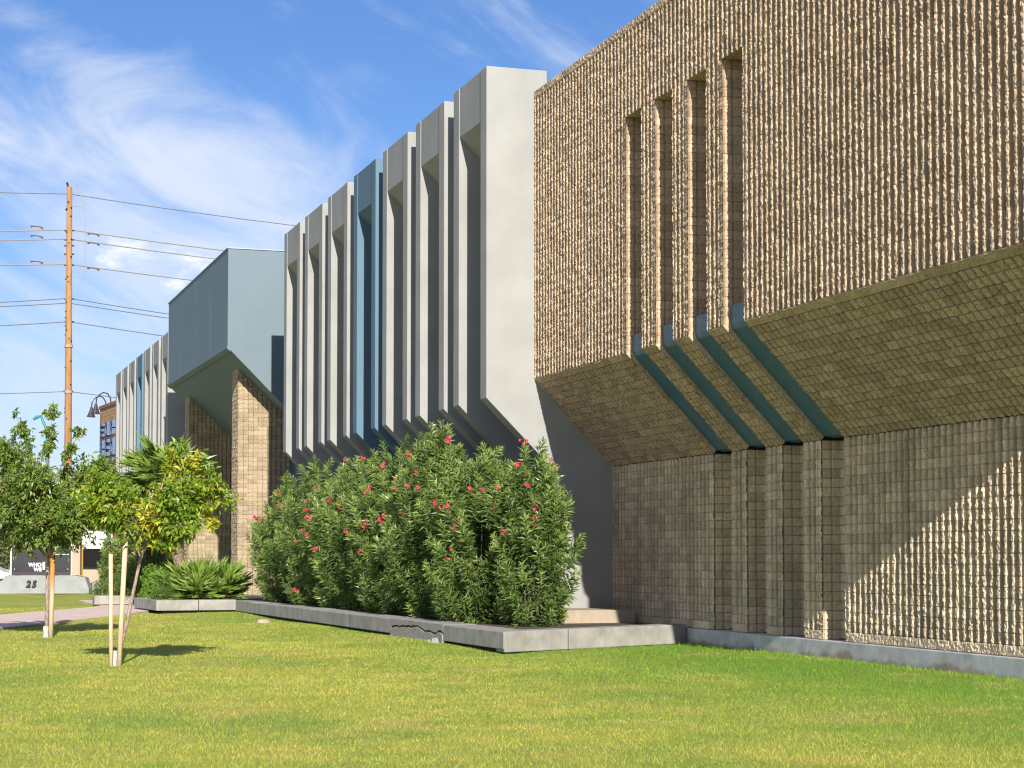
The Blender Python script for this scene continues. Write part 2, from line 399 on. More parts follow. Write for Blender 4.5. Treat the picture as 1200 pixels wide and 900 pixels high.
# the near end of the wing, round the corner
parts = [ribbed(XU+.05, 45, XU, 0, NUP, lambda U, V, D: (U, YN-D-.045, ZF+V), c=CU),
         ribbed(XL, 45, XU, 0, NL, lambda U, V, D: (U, 27.05-D, ZB+V), c=CL)]
t2y, t2z = 2.33/math.hypot(2.33, 2.37), -2.37/math.hypot(2.33, 2.37); L2 = math.hypot(2.33, 2.37)
def sofn(U, V, D):
    U = np.maximum(U, XU+V/L2*(XL-XU)); return U, YN+t2y*V-.7*D*-1*-1, ZF+t2z*V-.7*D
parts.append(ribbed(XU, 45, XU, 0, 16, sofn, c=L2/16, h=.03))
V, F, A = join(parts); ob('gable_wall', mesh_np('gable_wall', V, F, A), BLOCK, bld)
MB().box(XU+.06, 45, YN, YE-.01, ZT-.25, ZT-.03).box(XU+.9, 45, YN+.2, YE-.02, ZF+.1, ZT-.26).build('roof', ROOFM, bld)
m = MB(); m.box(XL-.13, XL+.4, 26.9, YE-.002, -.3, ZB-.004); m.box(XL+.4, 45, 26.9, 27.04, -.3, ZB-.004)
m.build('foundation_kerb', CONCG, bld, bevel=.015)

# grey wing: bays of two fins and a lintel
FX, FB, FT, BX, FW, BW, PIT = 15.06, 6.44, 15.53, 17.0, .56, 3.2, 4.18
finprof = [(FX, FT), (FX, FB), (BX+.02, FB-(BX+.02-FX)), (BX+.02, FT-.01), (16.81, FT)]
lintprof = [(FX+.02, FT-.006), (FX+.02, 14.12), (BX-.03, 14.12-(BX-.03-FX-.02)), (BX-.03, FT-.03), (16.8, FT-.006)]
def mesh_of(mb, name, m, bevel=0):
    o = mb.build(name, m); me = o.data; bpy.data.objects.remove(o); return me
fin_me = {}; lint_me = {}; 
for key, mm in (('g', CREAM), ('b', BLUEP)):
    fin_me[key] = mesh_of(MB().prism_y(finprof, 0, FW), 'fin', mm)
    lint_me[key] = mesh_of(MB().prism_y(lintprof, FW+.012, BW-FW-.012), 'fin_bay', mm)
def bay(y0, key, first=False):
    l = bpy.data.objects.new('fin_bay', lint_me[key]); COL.objects.link(l)
    l.parent = bld; l.location = Vector((0, y0, 0))-Vector(bld.location)
    if key == 'b': l['label'] = 'blue painted bay among grey ones'
    for dy in ((BW-FW,) if first else (0, BW-FW)):
        f = bpy.data.objects.new('fin', fin_me[key]); COL.objects.link(f); f.parent = l; f.location = (0, dy, 0)
        md = f.modifiers.new('edge', 'BEVEL'); md.width = .018; md.segments = 2; md.limit_method = 'ANGLE'
for i in range(7): bay(YE+PIT*i, 'b' if i == 3 else 'g', first=(i == 0))
Y2 = 112.2
for i in range(7): bay(Y2+PIT*i, 'b' if i == 3 else 'g')
endprof = [(FX, FT), (FX, FB), (BX, FB-(BX-FX)), (BX, .0), (19.6, 0), (19.6, FT-1.5), (16.81, FT-1.5), (16.81, FT)]
MB().prism_y(endprof, YE, YE+FW).build('end_wall', CREAM, bld, bevel=.018)
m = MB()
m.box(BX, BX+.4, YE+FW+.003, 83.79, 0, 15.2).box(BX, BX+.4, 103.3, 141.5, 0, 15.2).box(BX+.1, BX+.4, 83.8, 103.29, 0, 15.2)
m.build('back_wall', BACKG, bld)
for y0 in (YE+3*PIT, Y2+3*PIT):
    MB().box(BX-.006, BX+.1, y0-.97, y0+BW-.2, .1, 15.1).build('blue_wall_panel', BLUEB, bld)
MB().box(BX+.41, 45, YE+FW+.01, 141.4, 0, 14.6).build('rear_block', ROOFM, bld)
# blue entrance box on ribbed piers
bx = [(13.9, 16.0), (13.9, 11.53), (17.05, 8.38), (17.05, 16.0)]
box = MB().prism_y(bx, 83.8, 103.4).build('entrance_box', BOXP, bld, bevel=.03)
m = MB(); m.prism_y([(13.86, 11.60), (13.86, 11.49), (14.02, 11.33), (14.02, 11.44)], 83.72, 103.45)
m.build('drip_edge', BOXP, box)
for y in (88.7, 93.6, 98.5): MB().box(13.893, 13.91, y-.012, y+.012, 11.56, 15.99).build('panel_seam', plain('seam_shadow', (.12, .18, .2), .8), box)
MB().box(13.86, 17.1, 83.76, 103.44, 16.0, 16.05).build('cap_flashing', plain('cap_metal', (.42, .53, .56), .4), box)
def pier(y0, y1, x0=14.67, x1=17.08, nc=54, wz=10.95):
    c = wz/nc; ps = []
    ps.append(ribbed(x0, x1, x0+.02, 0, nc, lambda U, V, D: (U, y0-D, V), c=c, p=.222, h=.06, prof=WIDE, jd=.006, jm=.35, bo_=.002))
    ps.append(ribbed(y0, y1, y0+.02, 0, nc, lambda U, V, D: (x0-D, U, V), c=c, p=.222, h=.06, prof=WIDE, jd=.006, jm=.35, bo_=.002))
    ps.append(ribbed(x0, x1, x0+.02, 0, nc, lambda U, V, D: (U, y1+D, V), c=c, p=.222, h=.06, prof=WIDE, jd=.006, jm=.35, bo_=.002))
    V, F, A = join(ps); return ob('entrance_pier', mesh_np('entrance_pier', V, F, A), PIERB, bld)
pier(85.4, 87.0); pier(100.6, 102.2)
m = MB(); m.box(BX+.02, BX+.1, 87.5, 100.3, .1, 8.3); m.build('entrance_glazing', GLASS, bld)

# ------------------------------------------------------------------ planters
pa = thing('concrete_planter', 'long low concrete planter under the flowering oleander hedge, with one broken slab', 'planter', (12.8, 55, 0))
def edge_x(y): return 12.86-(y-40.03)*.0195
CW, CT, CBT = .85, .47, .07
ys = [40.03, 44.6, 49.4, 54.2, 59.0, 63.8, 68.4, 71.6]
for i in range(len(ys)-1):
    y0, y1 = ys[i]+(.008 if i else 0), ys[i+1]-.008
    xa, xb = edge_x(y0), edge_x(y1)
    if i == 1: continue
    j = rng.uniform(-.012, .012)
    skew = .55 if i == 0 else 0
    MB().prism([(xa, y0, CBT), (xa+CW, y0+skew, CBT), (xa+CW, y0+skew, CT+j), (xa, y0, CT+j)],
               [(xb, y1, CBT), (xb+CW, y1, CBT), (xb+CW, y1, CT+j), (xb, y1, CT+j)]).build('coping_slab', CONC, pa, bevel=.02)
# the broken slab: thin top left over a jagged crack, a displaced lower piece
yb0, yb1 = ys[1]+.008, ys[2]-.008
n = 26; t = np.linspace(yb0, yb1, n)
crk = .34-.03*np.sin(np.linspace(0, 9, n))+rng.normal(0, .022, n)-.05*np.exp(-((np.linspace(0, 1, n)-.25)/.12)**2)
crk[0] = crk[-1] = .27
topp = [(y, CT) for y in t]+[(y, z) for y, z in zip(t[::-1], crk[::-1])]
f = lambda pr, dx: [(edge_x(y)+dx, y, z) for y, z in pr]
o = MB().prism(f(topp, 0), f(topp, CW)).build('coping_slab', CONC, pa); o['label'] = 'broken coping slab with a jagged crack'
lo = crk-.045-rng.random(n)*.03
lowp = [(y, -.05) for y in t]+[(y, z) for y, z in zip(t[::-1], lo[::-1])]
MB().prism(f(lowp, -.03), f(lowp, .45)).build('broken_piece', CRACK, pa)
xa, xb = edge_x(yb0)+.07, edge_x(yb1)+.07
MB().prism([(xa, yb0, .0), (xa+.5, yb0, .0), (xa+.5, yb0, .4), (xa, yb0, .4)], [(xb, yb1, .0), (xb+.5, yb1, .0), (xb+.5, yb1, .4), (xb, yb1, .4)]).build('exposed_core', plain('rust_core', (.16, .085, .055), .95, .4, 12), pa)
# return towards the building, and the undercut base
rx = [(12.88, 40.03), (14.75, 41.0), (18.55, 42.95)]
for (x0, y0), (x1, y1) in zip(rx[:-1], rx[1:]):
    g = .008
    MB().prism([(x0+g, y0+g*.5, CBT-.07), (x1-g, y1-g*.5, CBT-.07), (x1-g, y1+.75, CBT-.07), (x0+g, y0+.62, CBT-.07)],
               [(x0+g, y0+g*.5, CT), (x1-g, y1-g*.5, CT), (x1-g, y1+.75, CT), (x0+g, y0+.62, CT)]).build('coping_slab', CONC, pa, bevel=.02)
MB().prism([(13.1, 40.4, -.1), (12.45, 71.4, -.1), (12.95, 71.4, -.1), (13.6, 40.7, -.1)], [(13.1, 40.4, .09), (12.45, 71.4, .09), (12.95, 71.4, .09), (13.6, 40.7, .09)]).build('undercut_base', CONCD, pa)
soil = MB().poly([(13.5, 40.6, .4), (18.6, 43.6, .4), (18.6, 48.4, .4), (17.0, 48.41, .4), (17.0, 84, .4), (9.9, 84, .4), (9.9, 72.3, .4), (12.9, 72.3, .4)], [(0, 1, 2, 3, 4, 5, 6, 7)]).build('soil', SOIL)
tag(soil, kind='structure')
st = MB().box(16.55, 18.54, 46.3, 48.395, .36, .74).build('step_block', BEIGE, bevel=.02)
tag(st, 'low beige concrete block at the foot of the grey end wall', 'block')
pb = thing('concrete_planter', 'concrete planter edging in front of the fan palm shrub, over a base coloured dark for shade', 'planter', (10.5, 71.5, 0))
for x0, x1 in ((9.25, 10.83), (10.85, 12.28)):
    MB().box(x0, x1, 71.55, 72.3, .1, .50).build('coping_slab', CONC, pb, bevel=.02)
MB().prism([(9.24, 71.56, .1), (9.0, 76.6, .1), (9.9, 76.6, .1), (10.0, 72.32, .1)], [(9.24, 71.56, .5), (9.0, 76.6, .5), (9.9, 76.6, .5), (10.0, 72.32, .5)]).build('coping_slab', CONC, pb, bevel=.02)
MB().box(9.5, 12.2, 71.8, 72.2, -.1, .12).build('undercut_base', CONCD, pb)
pc = thing('concrete_planter', 'short concrete planter end beside the walkway behind the staked trees', 'planter', (8.6, 83, 0))
MB().box(8.0, 9.6, 82.3, 83.1, .08, .46).build('coping_slab', CONC, pc, bevel=.02)
MB().box(8.12, 8.9, 83.12, 84.4, .08, .46).build('coping_slab', CONC, pc, bevel=.02)
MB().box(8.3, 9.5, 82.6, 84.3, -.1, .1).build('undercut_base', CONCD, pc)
pd = thing('concrete_planter', 'farthest concrete planter slab next to the monument sign', 'planter', (11.9, 117, 0))
MB().box(11.2, 12.9, 116.5, 117.4, .12, .56).build('coping_slab', CONC, pd, bevel=.02)
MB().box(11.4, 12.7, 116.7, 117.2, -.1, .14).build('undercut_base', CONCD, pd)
st = MB().box(9.95, 11.9, 77.6, 78.5, 0, .33).build('step_block', CONC, bevel=.02)
tag(st, 'grey concrete step beside the entrance walkway', 'step')

# ------------------------------------------------------------------ ground
g = MB().poly([(-900, -60, -.06), (900, -60, -.06), (900, 2500, -.06), (-900, 2500, -.06)], [(0, 1, 2, 3)]).build('ground', GROUNDM); tag(g, kind='structure')
def lawn():
    xs = np.linspace(-45, 18.62, 130); ysx = np.concatenate([np.linspace(-12, 60, 150), np.linspace(60.6, 128, 60)])
    X, Y = np.meshgrid(xs, ysx, indexing='ij')
    Z = .02*np.sin(X*.9+Y*.31)+.02*np.sin(X*.35-Y*.5+1)
    Z *= np.clip((18.6-X)/3, 0.2, 1)
    idx = np.arange(X.size).reshape(X.shape)
    F = np.stack([idx[:-1, :-1], idx[1:, :-1], idx[1:, 1:], idx[:-1, 1:]], -1).reshape(-1, 4)
    return np.stack([X, Y, Z], -1).reshape(-1, 3), F
V, F = lawn(); lw = ob('lawn', mesh_np('lawn', V, F, smooth=True), GRASS); tag(lw, kind='structure')
wn = [(-22, -3), (-6, 35.7), (2.85, 57.1), (6.95, 67.1), (10.6, 77.3), (12.5, 82)]
wf = [(-22, 8.5), (-6, 48.2), (3.5, 70.2), (8.2, 80.9), (8.2, 92), (12.5, 92)]
m = MB()
for i in range(5):
    a, b, c, d = wn[i], wn[i+1], wf[i+1], wf[i]
    m.prism([(p[0], p[1], -.05) for p in (a, b, c, d)], [(p[0], p[1], .055) for p in (a, b, c, d)])
wk = m.build('walkway', WALK); tag(wk, kind='structure')
def in_walk(x, y):
    r = np.zeros(len(x), bool)
    for i in range(5):
        q = [wn[i], wn[i+1], wf[i+1], wf[i]]; ins = np.ones(len(x), bool)
        for k in range(4):
            a, b = q[k], q[(k+1) % 4]; ins &= ((b[0]-a[0])*(y-a[1])-(b[1]-a[1])*(x-a[0])) > -.05
        r |= ins
    return r
def grass(n):
    TH = R(18.07)
    d = 16.5*np.exp(rng.random(n)*math.log(80/16.5)); s = (rng.random(n)-.5)*.64*d
    x = d*math.sin(TH)+s*math.cos(TH); y = d*math.cos(TH)-s*math.sin(TH)
    ok = (x < 18.56) & ~((x > edge_x(y)-.01) & (y > 40.03+np.maximum(0, (x-12.88))*.515) & (y < 71.6)) & ~((x > 9.2) & (y > 71.5) & (y < 84)) & ~in_walk(x, y)
    x, y, d = x[ok], y[ok], d[ok]; n = len(x)
    z = (.02*np.sin(x*.9+y*.31)+.02*np.sin(x*.35-y*.5+1))*np.clip((18.6-x)/3, .2, 1)
    hh = (.022+.026*rng.random(n))*np.where(x > 18.0, 1.3+1.6*rng.random(n), 1); w = .0028*np.clip(d/18, 1, 3.2)*(.7+.6*rng.random(n))
    a = rng.random(n)*2*np.pi; ln = rng.normal(0, .55, (n, 2))*hh[:, None]
    B = np.stack([x, y, z-.004], -1); sx = np.stack([np.cos(a)*w, np.sin(a)*w, 0*w], -1)
    Tp = B+np.stack([ln[:, 0], ln[:, 1], hh], -1)
    V = np.stack([B-sx, B+sx, Tp], 1).reshape(-1, 3); F = np.arange(3*n).reshape(n, 3)
    return V, F, np.repeat(rng.random(n), 3)
V, F, T = grass(420000)
go = ob('grass', mesh_np('grass', V, F, dict(tone=T)), BLADE); tag(go, 'short mown grass blades covering the lawn', 'grass', kind='stuff')

# ------------------------------------------------------------------ foliage
def norm(v): return v/np.maximum(np.linalg.norm(v, axis=-1, keepdims=True), 1e-9)
def leaves(pos, d, L, W, up=None, fold=.3, bend=.12, tone=None, mid=.45):
    n = len(pos); d = norm(d); r = rng.normal(0, 1, (n, 3))
    if up is not None: r = r*.55+up
    side = norm(np.cross(d, r)); nn = norm(np.cross(side, d))
    L = np.broadcast_to(L, (n,))[:, None]; W = np.broadcast_to(W, (n,))[:, None]
    m = pos+d*L*mid+nn*L*bend*.5
    V = np.stack([pos, m+side*W/2+nn*W*fold, pos+d*L-nn*L*bend, m-side*W/2+nn*W*fold], 1).reshape(-1, 3)
    i = np.arange(n)[:, None]*4
    F = np.concatenate([i+np.array([[0, 1, 2]]), i+np.array([[0, 2, 3]])], 0)
    return V, F, np.repeat(rng.random(n) if tone is None else tone, 4)
def leafobj(name, pieces, m, parent):
    V, F, T, k = [], [], [], 0
    for v, f, t in pieces: V.append(v); F.append(f+k); T.append(t); k += len(v)
    return ob(name, mesh_np(name, np.concatenate(V), np.concatenate(F), dict(tone=np.concatenate(T))), m, parent)
def whorls(tips, axes, nl, span, L, W, a0=30, a1=80):
    n = len(tips); axes = norm(axes)
    r = norm(np.cross(axes, rng.normal(0, 1, (n, 3)))); q = np.cross(axes, r)
    s = np.linspace(0, 1, nl)[None, :]+rng.normal(0, .02, (n, nl)); ang = np.arange(nl)[None, :]*2.3+rng.random((n, 1))*6+rng.normal(0, .25, (n, nl))
    al = np.radians(a0+(a1-a0)*np.clip(s, 0, 1))+rng.normal(0, .16, (n, nl))
    pos = tips[:, None, :]-axes[:, None, :]*(s*span)[..., None]
    rad = r[:, None, :]*np.cos(ang)[..., None]+q[:, None, :]*np.sin(ang)[..., None]
    d = axes[:, None, :]*np.cos(al)[..., None]+rad*np.sin(al)[..., None]
    d[..., 2] -= .12*s
    tone = np.clip(.85-.6*s+rng.normal(0, .17, s.shape), 0, 1)*np.clip(.72+rng.normal(0, .28, (n, 1)), .15, 1.15)
    LL = L*(.75+.5*rng.random((n, nl)))*np.clip(.55+s*1.3, 0, 1)
    return leaves(pos.reshape(-1, 3), d.reshape(-1, 3), LL.ravel(), W*(.8+.4*rng.random(n*nl)), tone=tone.ravel(), up=np.repeat(axes, nl, 0), fold=.2)
def blossom():
    b = MB()
    for k in range(9):
        c = Vector((random.gauss(0, .03), random.gauss(0, .03), random.gauss(0, .035)))
        u = Vector((random.gauss(0, 1), random.gauss(0, 1), random.gauss(.4, 1))).normalized(); a = u.orthogonal().normalized(); w = u.cross(a)
        n0 = []; 
        for q in range(10):
            t = q*math.pi/5; r = .040 if q % 2 == 0 else .022
            n0.append(c+(a*math.cos(t)+w*math.sin(t))*r+u*(.012 if q % 2 == 0 else 0))
        b.poly([c-u*.012]+n0, [(0, 1+q, 1+(q+1) % 10) for q in range(10)])
    return mesh_of(b, 'flower_cluster', PETAL)
BLOS = [blossom() for _ in range(5)]
def oleander(cx, cy, rx, ry, H, label, ns=330, nl=36, nf=9, dens=1, z0=.42, group='oleander bushes in the long planter', spikes=()):
    t = thing('oleander_bush', label, 'bush', (cx, cy, z0), group)
    lob = rng.random(8)*6.28; lobf = rng.integers(2, 6, 8)
    def rad(th, s):
        b = np.sqrt(np.clip(1-((s-.46)/.60)**2, .02, 1))
        w = 1+.11*np.sin(lobf[0]*th+lob[0])+.09*np.sin(lobf[1]*th+lob[1]+5*s)+.07*np.sin(lobf[2]*th-7*s+lob[2])
        return b*w
    s = np.concatenate([rng.random(int(ns*.75))**.95*1.0-.01, .7+.33*rng.random(ns-int(ns*.75))]); th = rng.random(ns)*2*np.pi
    fr = .45+.6*np.sqrt(rng.random(ns))
    hz = 1+.13*np.sin(lobf[3]*th+lob[3])+.10*np.sin(2*lobf[4]*th+lob[4]); r = rad(th, s)*fr
    T = np.stack([cx+rx*r*np.cos(th), cy+ry*r*np.sin(th), z0+.12+H*s*hz], -1)
    ax = np.stack([np.cos(th)*(.35+.55*fr*(1.1-s)), np.sin(th)*(.35+.55*fr*(1.1-s)), .75+.2*s+0*th], -1)+rng.normal(0, .22, (ns, 3))
    for (px, py, pz) in spikes:
        k = 14; T = np.concatenate([T, np.array([px, py, pz])+rng.normal(0, 1, (k, 3))*np.array([.28, .28, .34])]); ax = np.concatenate([ax, rng.normal(0, .25, (k, 3))+[0, 0, 1]])
    Lv = whorls(T, ax, nl, .68, .25, .038)
    leafobj('crown', [Lv], L_OLE, t)
    b = MB()
    pick = rng.choice(len(T), 12, replace=False)
    for i in pick:
        e = T[i]; a = rng.random()*6.28; q = rng.random()*.45
        p0 = np.array([cx+q*math.cos(a), cy+q*math.sin(a), z0-.05]); p1 = p0*.45+e*.55; p1[2] = p0[2]+(e[2]-p0[2])*.6; p1[:2] = p0[:2]*.62+e[:2]*.38
        b.tube([p0, p1, e], [.026, .018, .007], 5, False)
    b.build('stems', STEM, t)
    # flowers at shoot tips on the outer, upper side
    score = (T[:, 2]-z0)/H*.9+fr_pad(fr, len(T))-(T[:, 0]-cx)/rx*.5-(T[:, 1]-cy)/ry*.25+rng.normal(0, .5, len(T))
    for i in np.argsort(-score)[:nf]:
        f = bpy.data.objects.new('flower_cluster', BLOS[rng.integers(5)]); COL.objects.link(f); f.parent = t
        f.matrix_parent_inverse = Matrix.Translation(-Vector(t.location)); f.location = Vector(T[i])+Vector(norm(ax[i]))*.06
        f.rotation_euler = tuple(rng.random(3)*6); q = .8+.8*rng.random()**2; f.scale = (q, q, q)
    return t
def fr_pad(fr, n): return np.concatenate([fr, np.full(n-len(fr), .9)])
hedge = [
    (15.32, 45.2, 1.22, 1.5, 3.7, 'nearest oleander bush, tall and slim, in front of the pale end wall', 200, 12),
    (14.6, 47.6, 1.65, 2.1, 3.75, 'full oleander bush with a red flower spray on top, second from the end wall', 330, 10),
    (14.5, 51.4, 1.65, 2.3, 4.55, 'tallest oleander bush of the hedge, its tip pointing up between the grey fins', 350, 11),
    (14.4, 55.6, 1.6, 2.3, 4.3, 'oleander bush with many red flowers below the blue painted bay', 330, 13),
    (14.3, 60.0, 1.6, 2.4, 4.2, 'dense dark oleander bush in the middle of the far half of the hedge', 320, 10),
    (14.2, 64.6, 1.6, 2.4, 4.2, 'oleander bush with pink flowers under the farthest grey fins of the near row', 310, 10),
    (13.95, 69.3, 1.55, 2.3, 3.95, 'last oleander bush of the hedge, beside the ribbed entrance pier', 300, 8)]
for x, y, a, b, h, lab, ns, nf in hedge: oleander(x, y, a, b, h, lab, int(ns*1.45), 36, nf)

def young_tree(base, lean, crown_c, rad, seed, label, leaf, ntw, L, W, guard=True, spikes=(), trunk_r=.05):
    global rng
    rng = np.random.default_rng(seed); random.seed(seed)
    t = thing('young_tree', label, 'tree', (*base, 0), 'young staked trees on the lawn')
    c = np.array(crown_c); r = np.array(rad); fork = np.array([*lean, c[2]-r[2]*.75])
    b = MB(); p0 = np.array([*base, -.05])
    mids = [p0, p0*.6+fork*.4+[.02, .01, 0], fork, fork*.5+c*.5, c+[0, 0, r[2]*.45]]
    b.tube(mids, [trunk_r*1.15, trunk_r, trunk_r*.85, trunk_r*.6, trunk_r*.3], 8)
    pieces = []
    main = []
    for k in range(11):
        a = k*2.4+rng.random(); e = rng.uniform(-.35, .85)
        d = np.array([math.cos(a)*math.sqrt(1-e*e), math.sin(a)*math.sqrt(1-e*e), e])
        end = c+d*r*rng.uniform(.7, .95); st = mids[2]*(1-.12*k/2.2)+mids[3]*(.12*k/2.2) if k < 8 else mids[3]
        md = st*.5+end*.5+np.array([0, 0, .25])
        b.tube([st, md, end], [trunk_r*.5, trunk_r*.3, trunk_r*.1], 5, False); main.append((st, md, end))
    for s in spikes: 
        st = c+(np.array(s)-c)*.15; main.append((st, (st+np.array(s))/2+[0, 0, .1], np.array(s)))
        b.tube([st, (st+np.array(s))/2+[0, 0, .1], s], [.022, .014, .005], 5, False)
    for k in range(ntw):
        if spikes and k % 9 == 0: st, md, end = main[11+rng.integers(len(spikes))]; sc = .28
        else: st, md, end = main[rng.integers(11)]; sc = 1
        q = rng.uniform(.35, 1); o = (1-q)**2*st+2*q*(1-q)*md+q*q*end
        d = norm(rng.normal(0, 1, 3)+norm((o-c)/r)*.7+[0, 0, .15]); ln = rng.uniform(.28, .6)*r.mean()/1.6*sc*1.25
        e = o+d*ln*np.array([1, 1, .85]); b.tube([o, o*.5+e*.5+[0, 0, .04], e], [.011, .008, .003], 4, False)
        nl = int(rng.integers(20, 34)*(.6 if sc < 1 else 1)); f = rng.random(nl)**.7
        pos = o[None]+(e-o)[None]*f[:, None]+rng.normal(0, .05*(.6 if sc < 1 else 1), (nl, 3)); ld = norm(d[None]*.5+rng.normal(0, .8, (nl, 3))+[0, 0, -.25])
        pieces.append(leaves(pos, ld, L*(.7+.6*rng.random(nl)), W*(.75+.5*rng.random(nl)), up=np.array([[0, 0, 1.]]), fold=.18, tone=np.clip(rng.normal(.5, .25, nl)+rng.normal(0, .15), 0, 1)))
    b.build('trunk', BARK, t, smooth=True); leafobj('crown', pieces, leaf, t)
    if guard: MB().tube([(*base, 0), (base[0], base[1], .16), (base[0]+.004, base[1], .32)], [trunk_r*1.75, trunk_r*1.7, trunk_r*1.6], 10).build('trunk_guard', WRAP, t)
    return t
RX, RY = math.cos(R(18.07)), -math.sin(R(18.07))
def off(b, s, z, dpt=0): return (b[0]+RX*s+math.sin(R(18.07))*dpt, b[1]+RY*s+math.cos(R(18.07))*dpt, z)
T1 = (3.70, 50.8); T2 = (4.02, 37.2)
young_tree(T1, off(T1, .02, 0)[:2], off(T1, -.05, 3.7), (1.95, 1.9, 2.2), 11, 'dark green staked tree with a spiky crown in front of the black monument sign', L_TREE, 980, .13, .068,
           spikes=[off(T1, -.85, 5.85), off(T1, .1, 6.05), off(T1, .9, 5.5), off(T1, 1.45, 4.6), off(T1, -1.55, 5.4)])
young_tree(T2, off(T2, .48, 0)[:2], off(T2, .72, 3.0), (1.45, 1.2, 1.2), 23, 'yellowing staked tree with a leaning trunk in front of the palm', L_YEL, 470, .13, .07,
           spikes=[off(T2, 2.0, 3.55), off(T2, 1.9, 2.8), off(T2, 1.2, 4.35), off(T2, -.35, 2.75)], trunk_r=.036)
def stake(p, q, r, label, m=WOOD):
    o = MB().tube([(*p[:2], -.05), tuple(Vector(p)*.5+Vector(q)*.5), q], [r, r, r*.97], 9).build('tree_stake', m)
    for po in o.data.polygons: po.use_smooth = len(po.vertices) == 4
    tag(o, label, 'stake', 'wooden tree stakes')
    return o
stake((T2[0]-.08, T2[1]-.06, 0), off(T2, -.09, 2.2, -.05), .042, 'darker-topped straight wooden stake on the street side of the yellowing tree')
stake(off(T2, .09, 0, -.06), off(T2, .21, 2.55, -.1), .05, 'tallest pale wooden stake leaning beside the yellowing tree')
stake(off(T1, .14, 0, -.05), off(T1, .17, 2.45, -.05), .065, 'orange-topped wooden stake tied to the dark green tree', WOODO)

# palm, palm shrub
def fan(b, o, d, pl, fl, nb, pieces, spread=1.15):
    d = Vector(d).normalized(); o = Vector(o); tip = o+d*pl+Vector((0, 0, -.12*pl*pl))
    b.tube([o, o+d*pl*.55, tip], [.018, .013, .01], 4, False)
    side = d.cross(Vector((0, 0, 1))); side = (side if side.length > .05 else Vector((1, 0, 0))).normalized(); nn = side.cross(d).normalized()
    a = np.linspace(-spread*1.35, spread*1.35, nb)+rng.normal(0, .05, nb)
    D = np.cos(a)[:, None]*np.array(d)[None]+np.sin(a)[:, None]*np.array(side)[None]+rng.normal(0, .10, (nb, 3))+np.array(nn)[None]*(.25*np.abs(a)[:, None]-.1)
    P = np.repeat(np.array(tip)[None], nb, 0)
    pieces.append(leaves(P, D, fl*(.75+.25*np.cos(a*.8))*(.8+.35*rng.random(nb)), .030, up=np.array(nn)[None]*.8, fold=.25, bend=.14, mid=.4, tone=np.clip(rng.normal(.55, .22)+rng.normal(0, .1, nb), 0, 1)))
pt = thing('palm_tree', 'shaggy fan palm with a leaning rough trunk behind the yellowing tree', 'palm', (10.85, 74.5, .4))
b = MB(); pp = [(10.95, 74.4, .3), (10.72, 74.5, 1.3), (10.38, 74.6, 2.4), (10.05, 74.7, 3.6), (9.95, 74.75, 5.25)]
b.tube(pp, [.26, .25, .22, .2, .16], 10)
for k in range(330):
    f = rng.random()*4; i = min(int(f), 3); c = Vector(pp[i]).lerp(Vector(pp[i+1]), f-i); a = rng.random()*6.28; rr = .24-.02*f
    dd = Vector((math.cos(a), math.sin(a), 0)); s = Vector((-math.sin(a), math.cos(a), 0))*.055; p = c+dd*rr*.85
    b.poly([p-s, p+s, p+dd*.09+Vector((0, 0, .16)), p+Vector((0, 0, .1))-dd*.02], [(0, 1, 2), (1, 3, 2), (3, 0, 2)])
b.build('trunk', PBARK, pt)
b = MB(); pcs = []
for k in range(58):
    a = k*2.4; e = rng.uniform(-.8, 1.15)
    fan(b, pp[-1], (math.cos(a)*math.cos(e), math.sin(a)*math.cos(e), math.sin(e)), rng.uniform(.7, 1.15), rng.uniform(.95, 1.25), 28, pcs)
cr = leafobj('crown', pcs, L_PALM, pt); b.build('frond_stalks', STEM, pt)
ps = thing('palm_shrub', 'low spiky fan palm shrub with no trunk at the planter corner', 'palm', (11.5, 73.6, .4))
b = MB(); pcs = []
for k in range(125):
    a = k*2.4; e = .15+1.35*rng.random()**.8; o = (11.5+rng.normal(0, .35), 73.7+rng.normal(0, .3), .42)
    fan(b, o, (math.cos(a)*math.cos(e), math.sin(a)*math.cos(e), math.sin(e)), rng.uniform(.6, 1.35), rng.uniform(.6, .9), 22, pcs, .9)
leafobj('crown', pcs, L_PALM, ps); b.build('frond_stalks', STEM, ps)

def shrub(name, label, cx, cy, rx, ry, H, z0, n, leaf, L, W, cat='shrub', group=None, boxy=2.0):
    t = thing(name, label, cat, (cx, cy, z0), group)
    d = norm(rng.normal(0, 1, (n, 3))); d[:, 2] = np.abs(d[:, 2])*1.0
    k = (np.abs(d)**boxy).sum(1)**(-1/boxy); u = (1-.35*rng.random(n)**1.6)*k
    w = 1+.13*np.sin(5*d[:, 0]+cx)+.12*np.sin(6*d[:, 1]+cy)+.09*np.sin(9*d[:, 2]+3*d[:, 0]+cx)
    P = np.array([cx, cy, z0])+d*(u*w)[:, None]*[rx, ry, H]
    D = d*.6+rng.normal(0, .6, (n, 3))+[0, 0, .3]
    leafobj('crown', [leaves(P, D, L*(.7+.6*rng.random(n)), W*(.8+.4*rng.random(n)), up=d, fold=.15)], leaf, t)
    b = MB()
    for i in range(9):
        e = P[rng.integers(n)]; b.tube([(cx, cy, z0-.05), tuple(np.array([cx, cy, z0])*.5+e*.5), tuple(e)], [.02, .014, .006], 4, False)
    b.build('stems', STEM, t); return t
shrub('leafy_shrub', 'bright lime green shrub beside the leaning palm trunk', 9.95, 76.6, .72, .7, 1.3, .4, 2600, L_LIME, .10, .06)
shrub('round_shrub', 'clipped round shrub behind the leaning trunk of the yellowing tree', 9.75, 86, .98, 1.0, 1.15, .05, 5200, L_BOX, .07, .035, boxy=3)
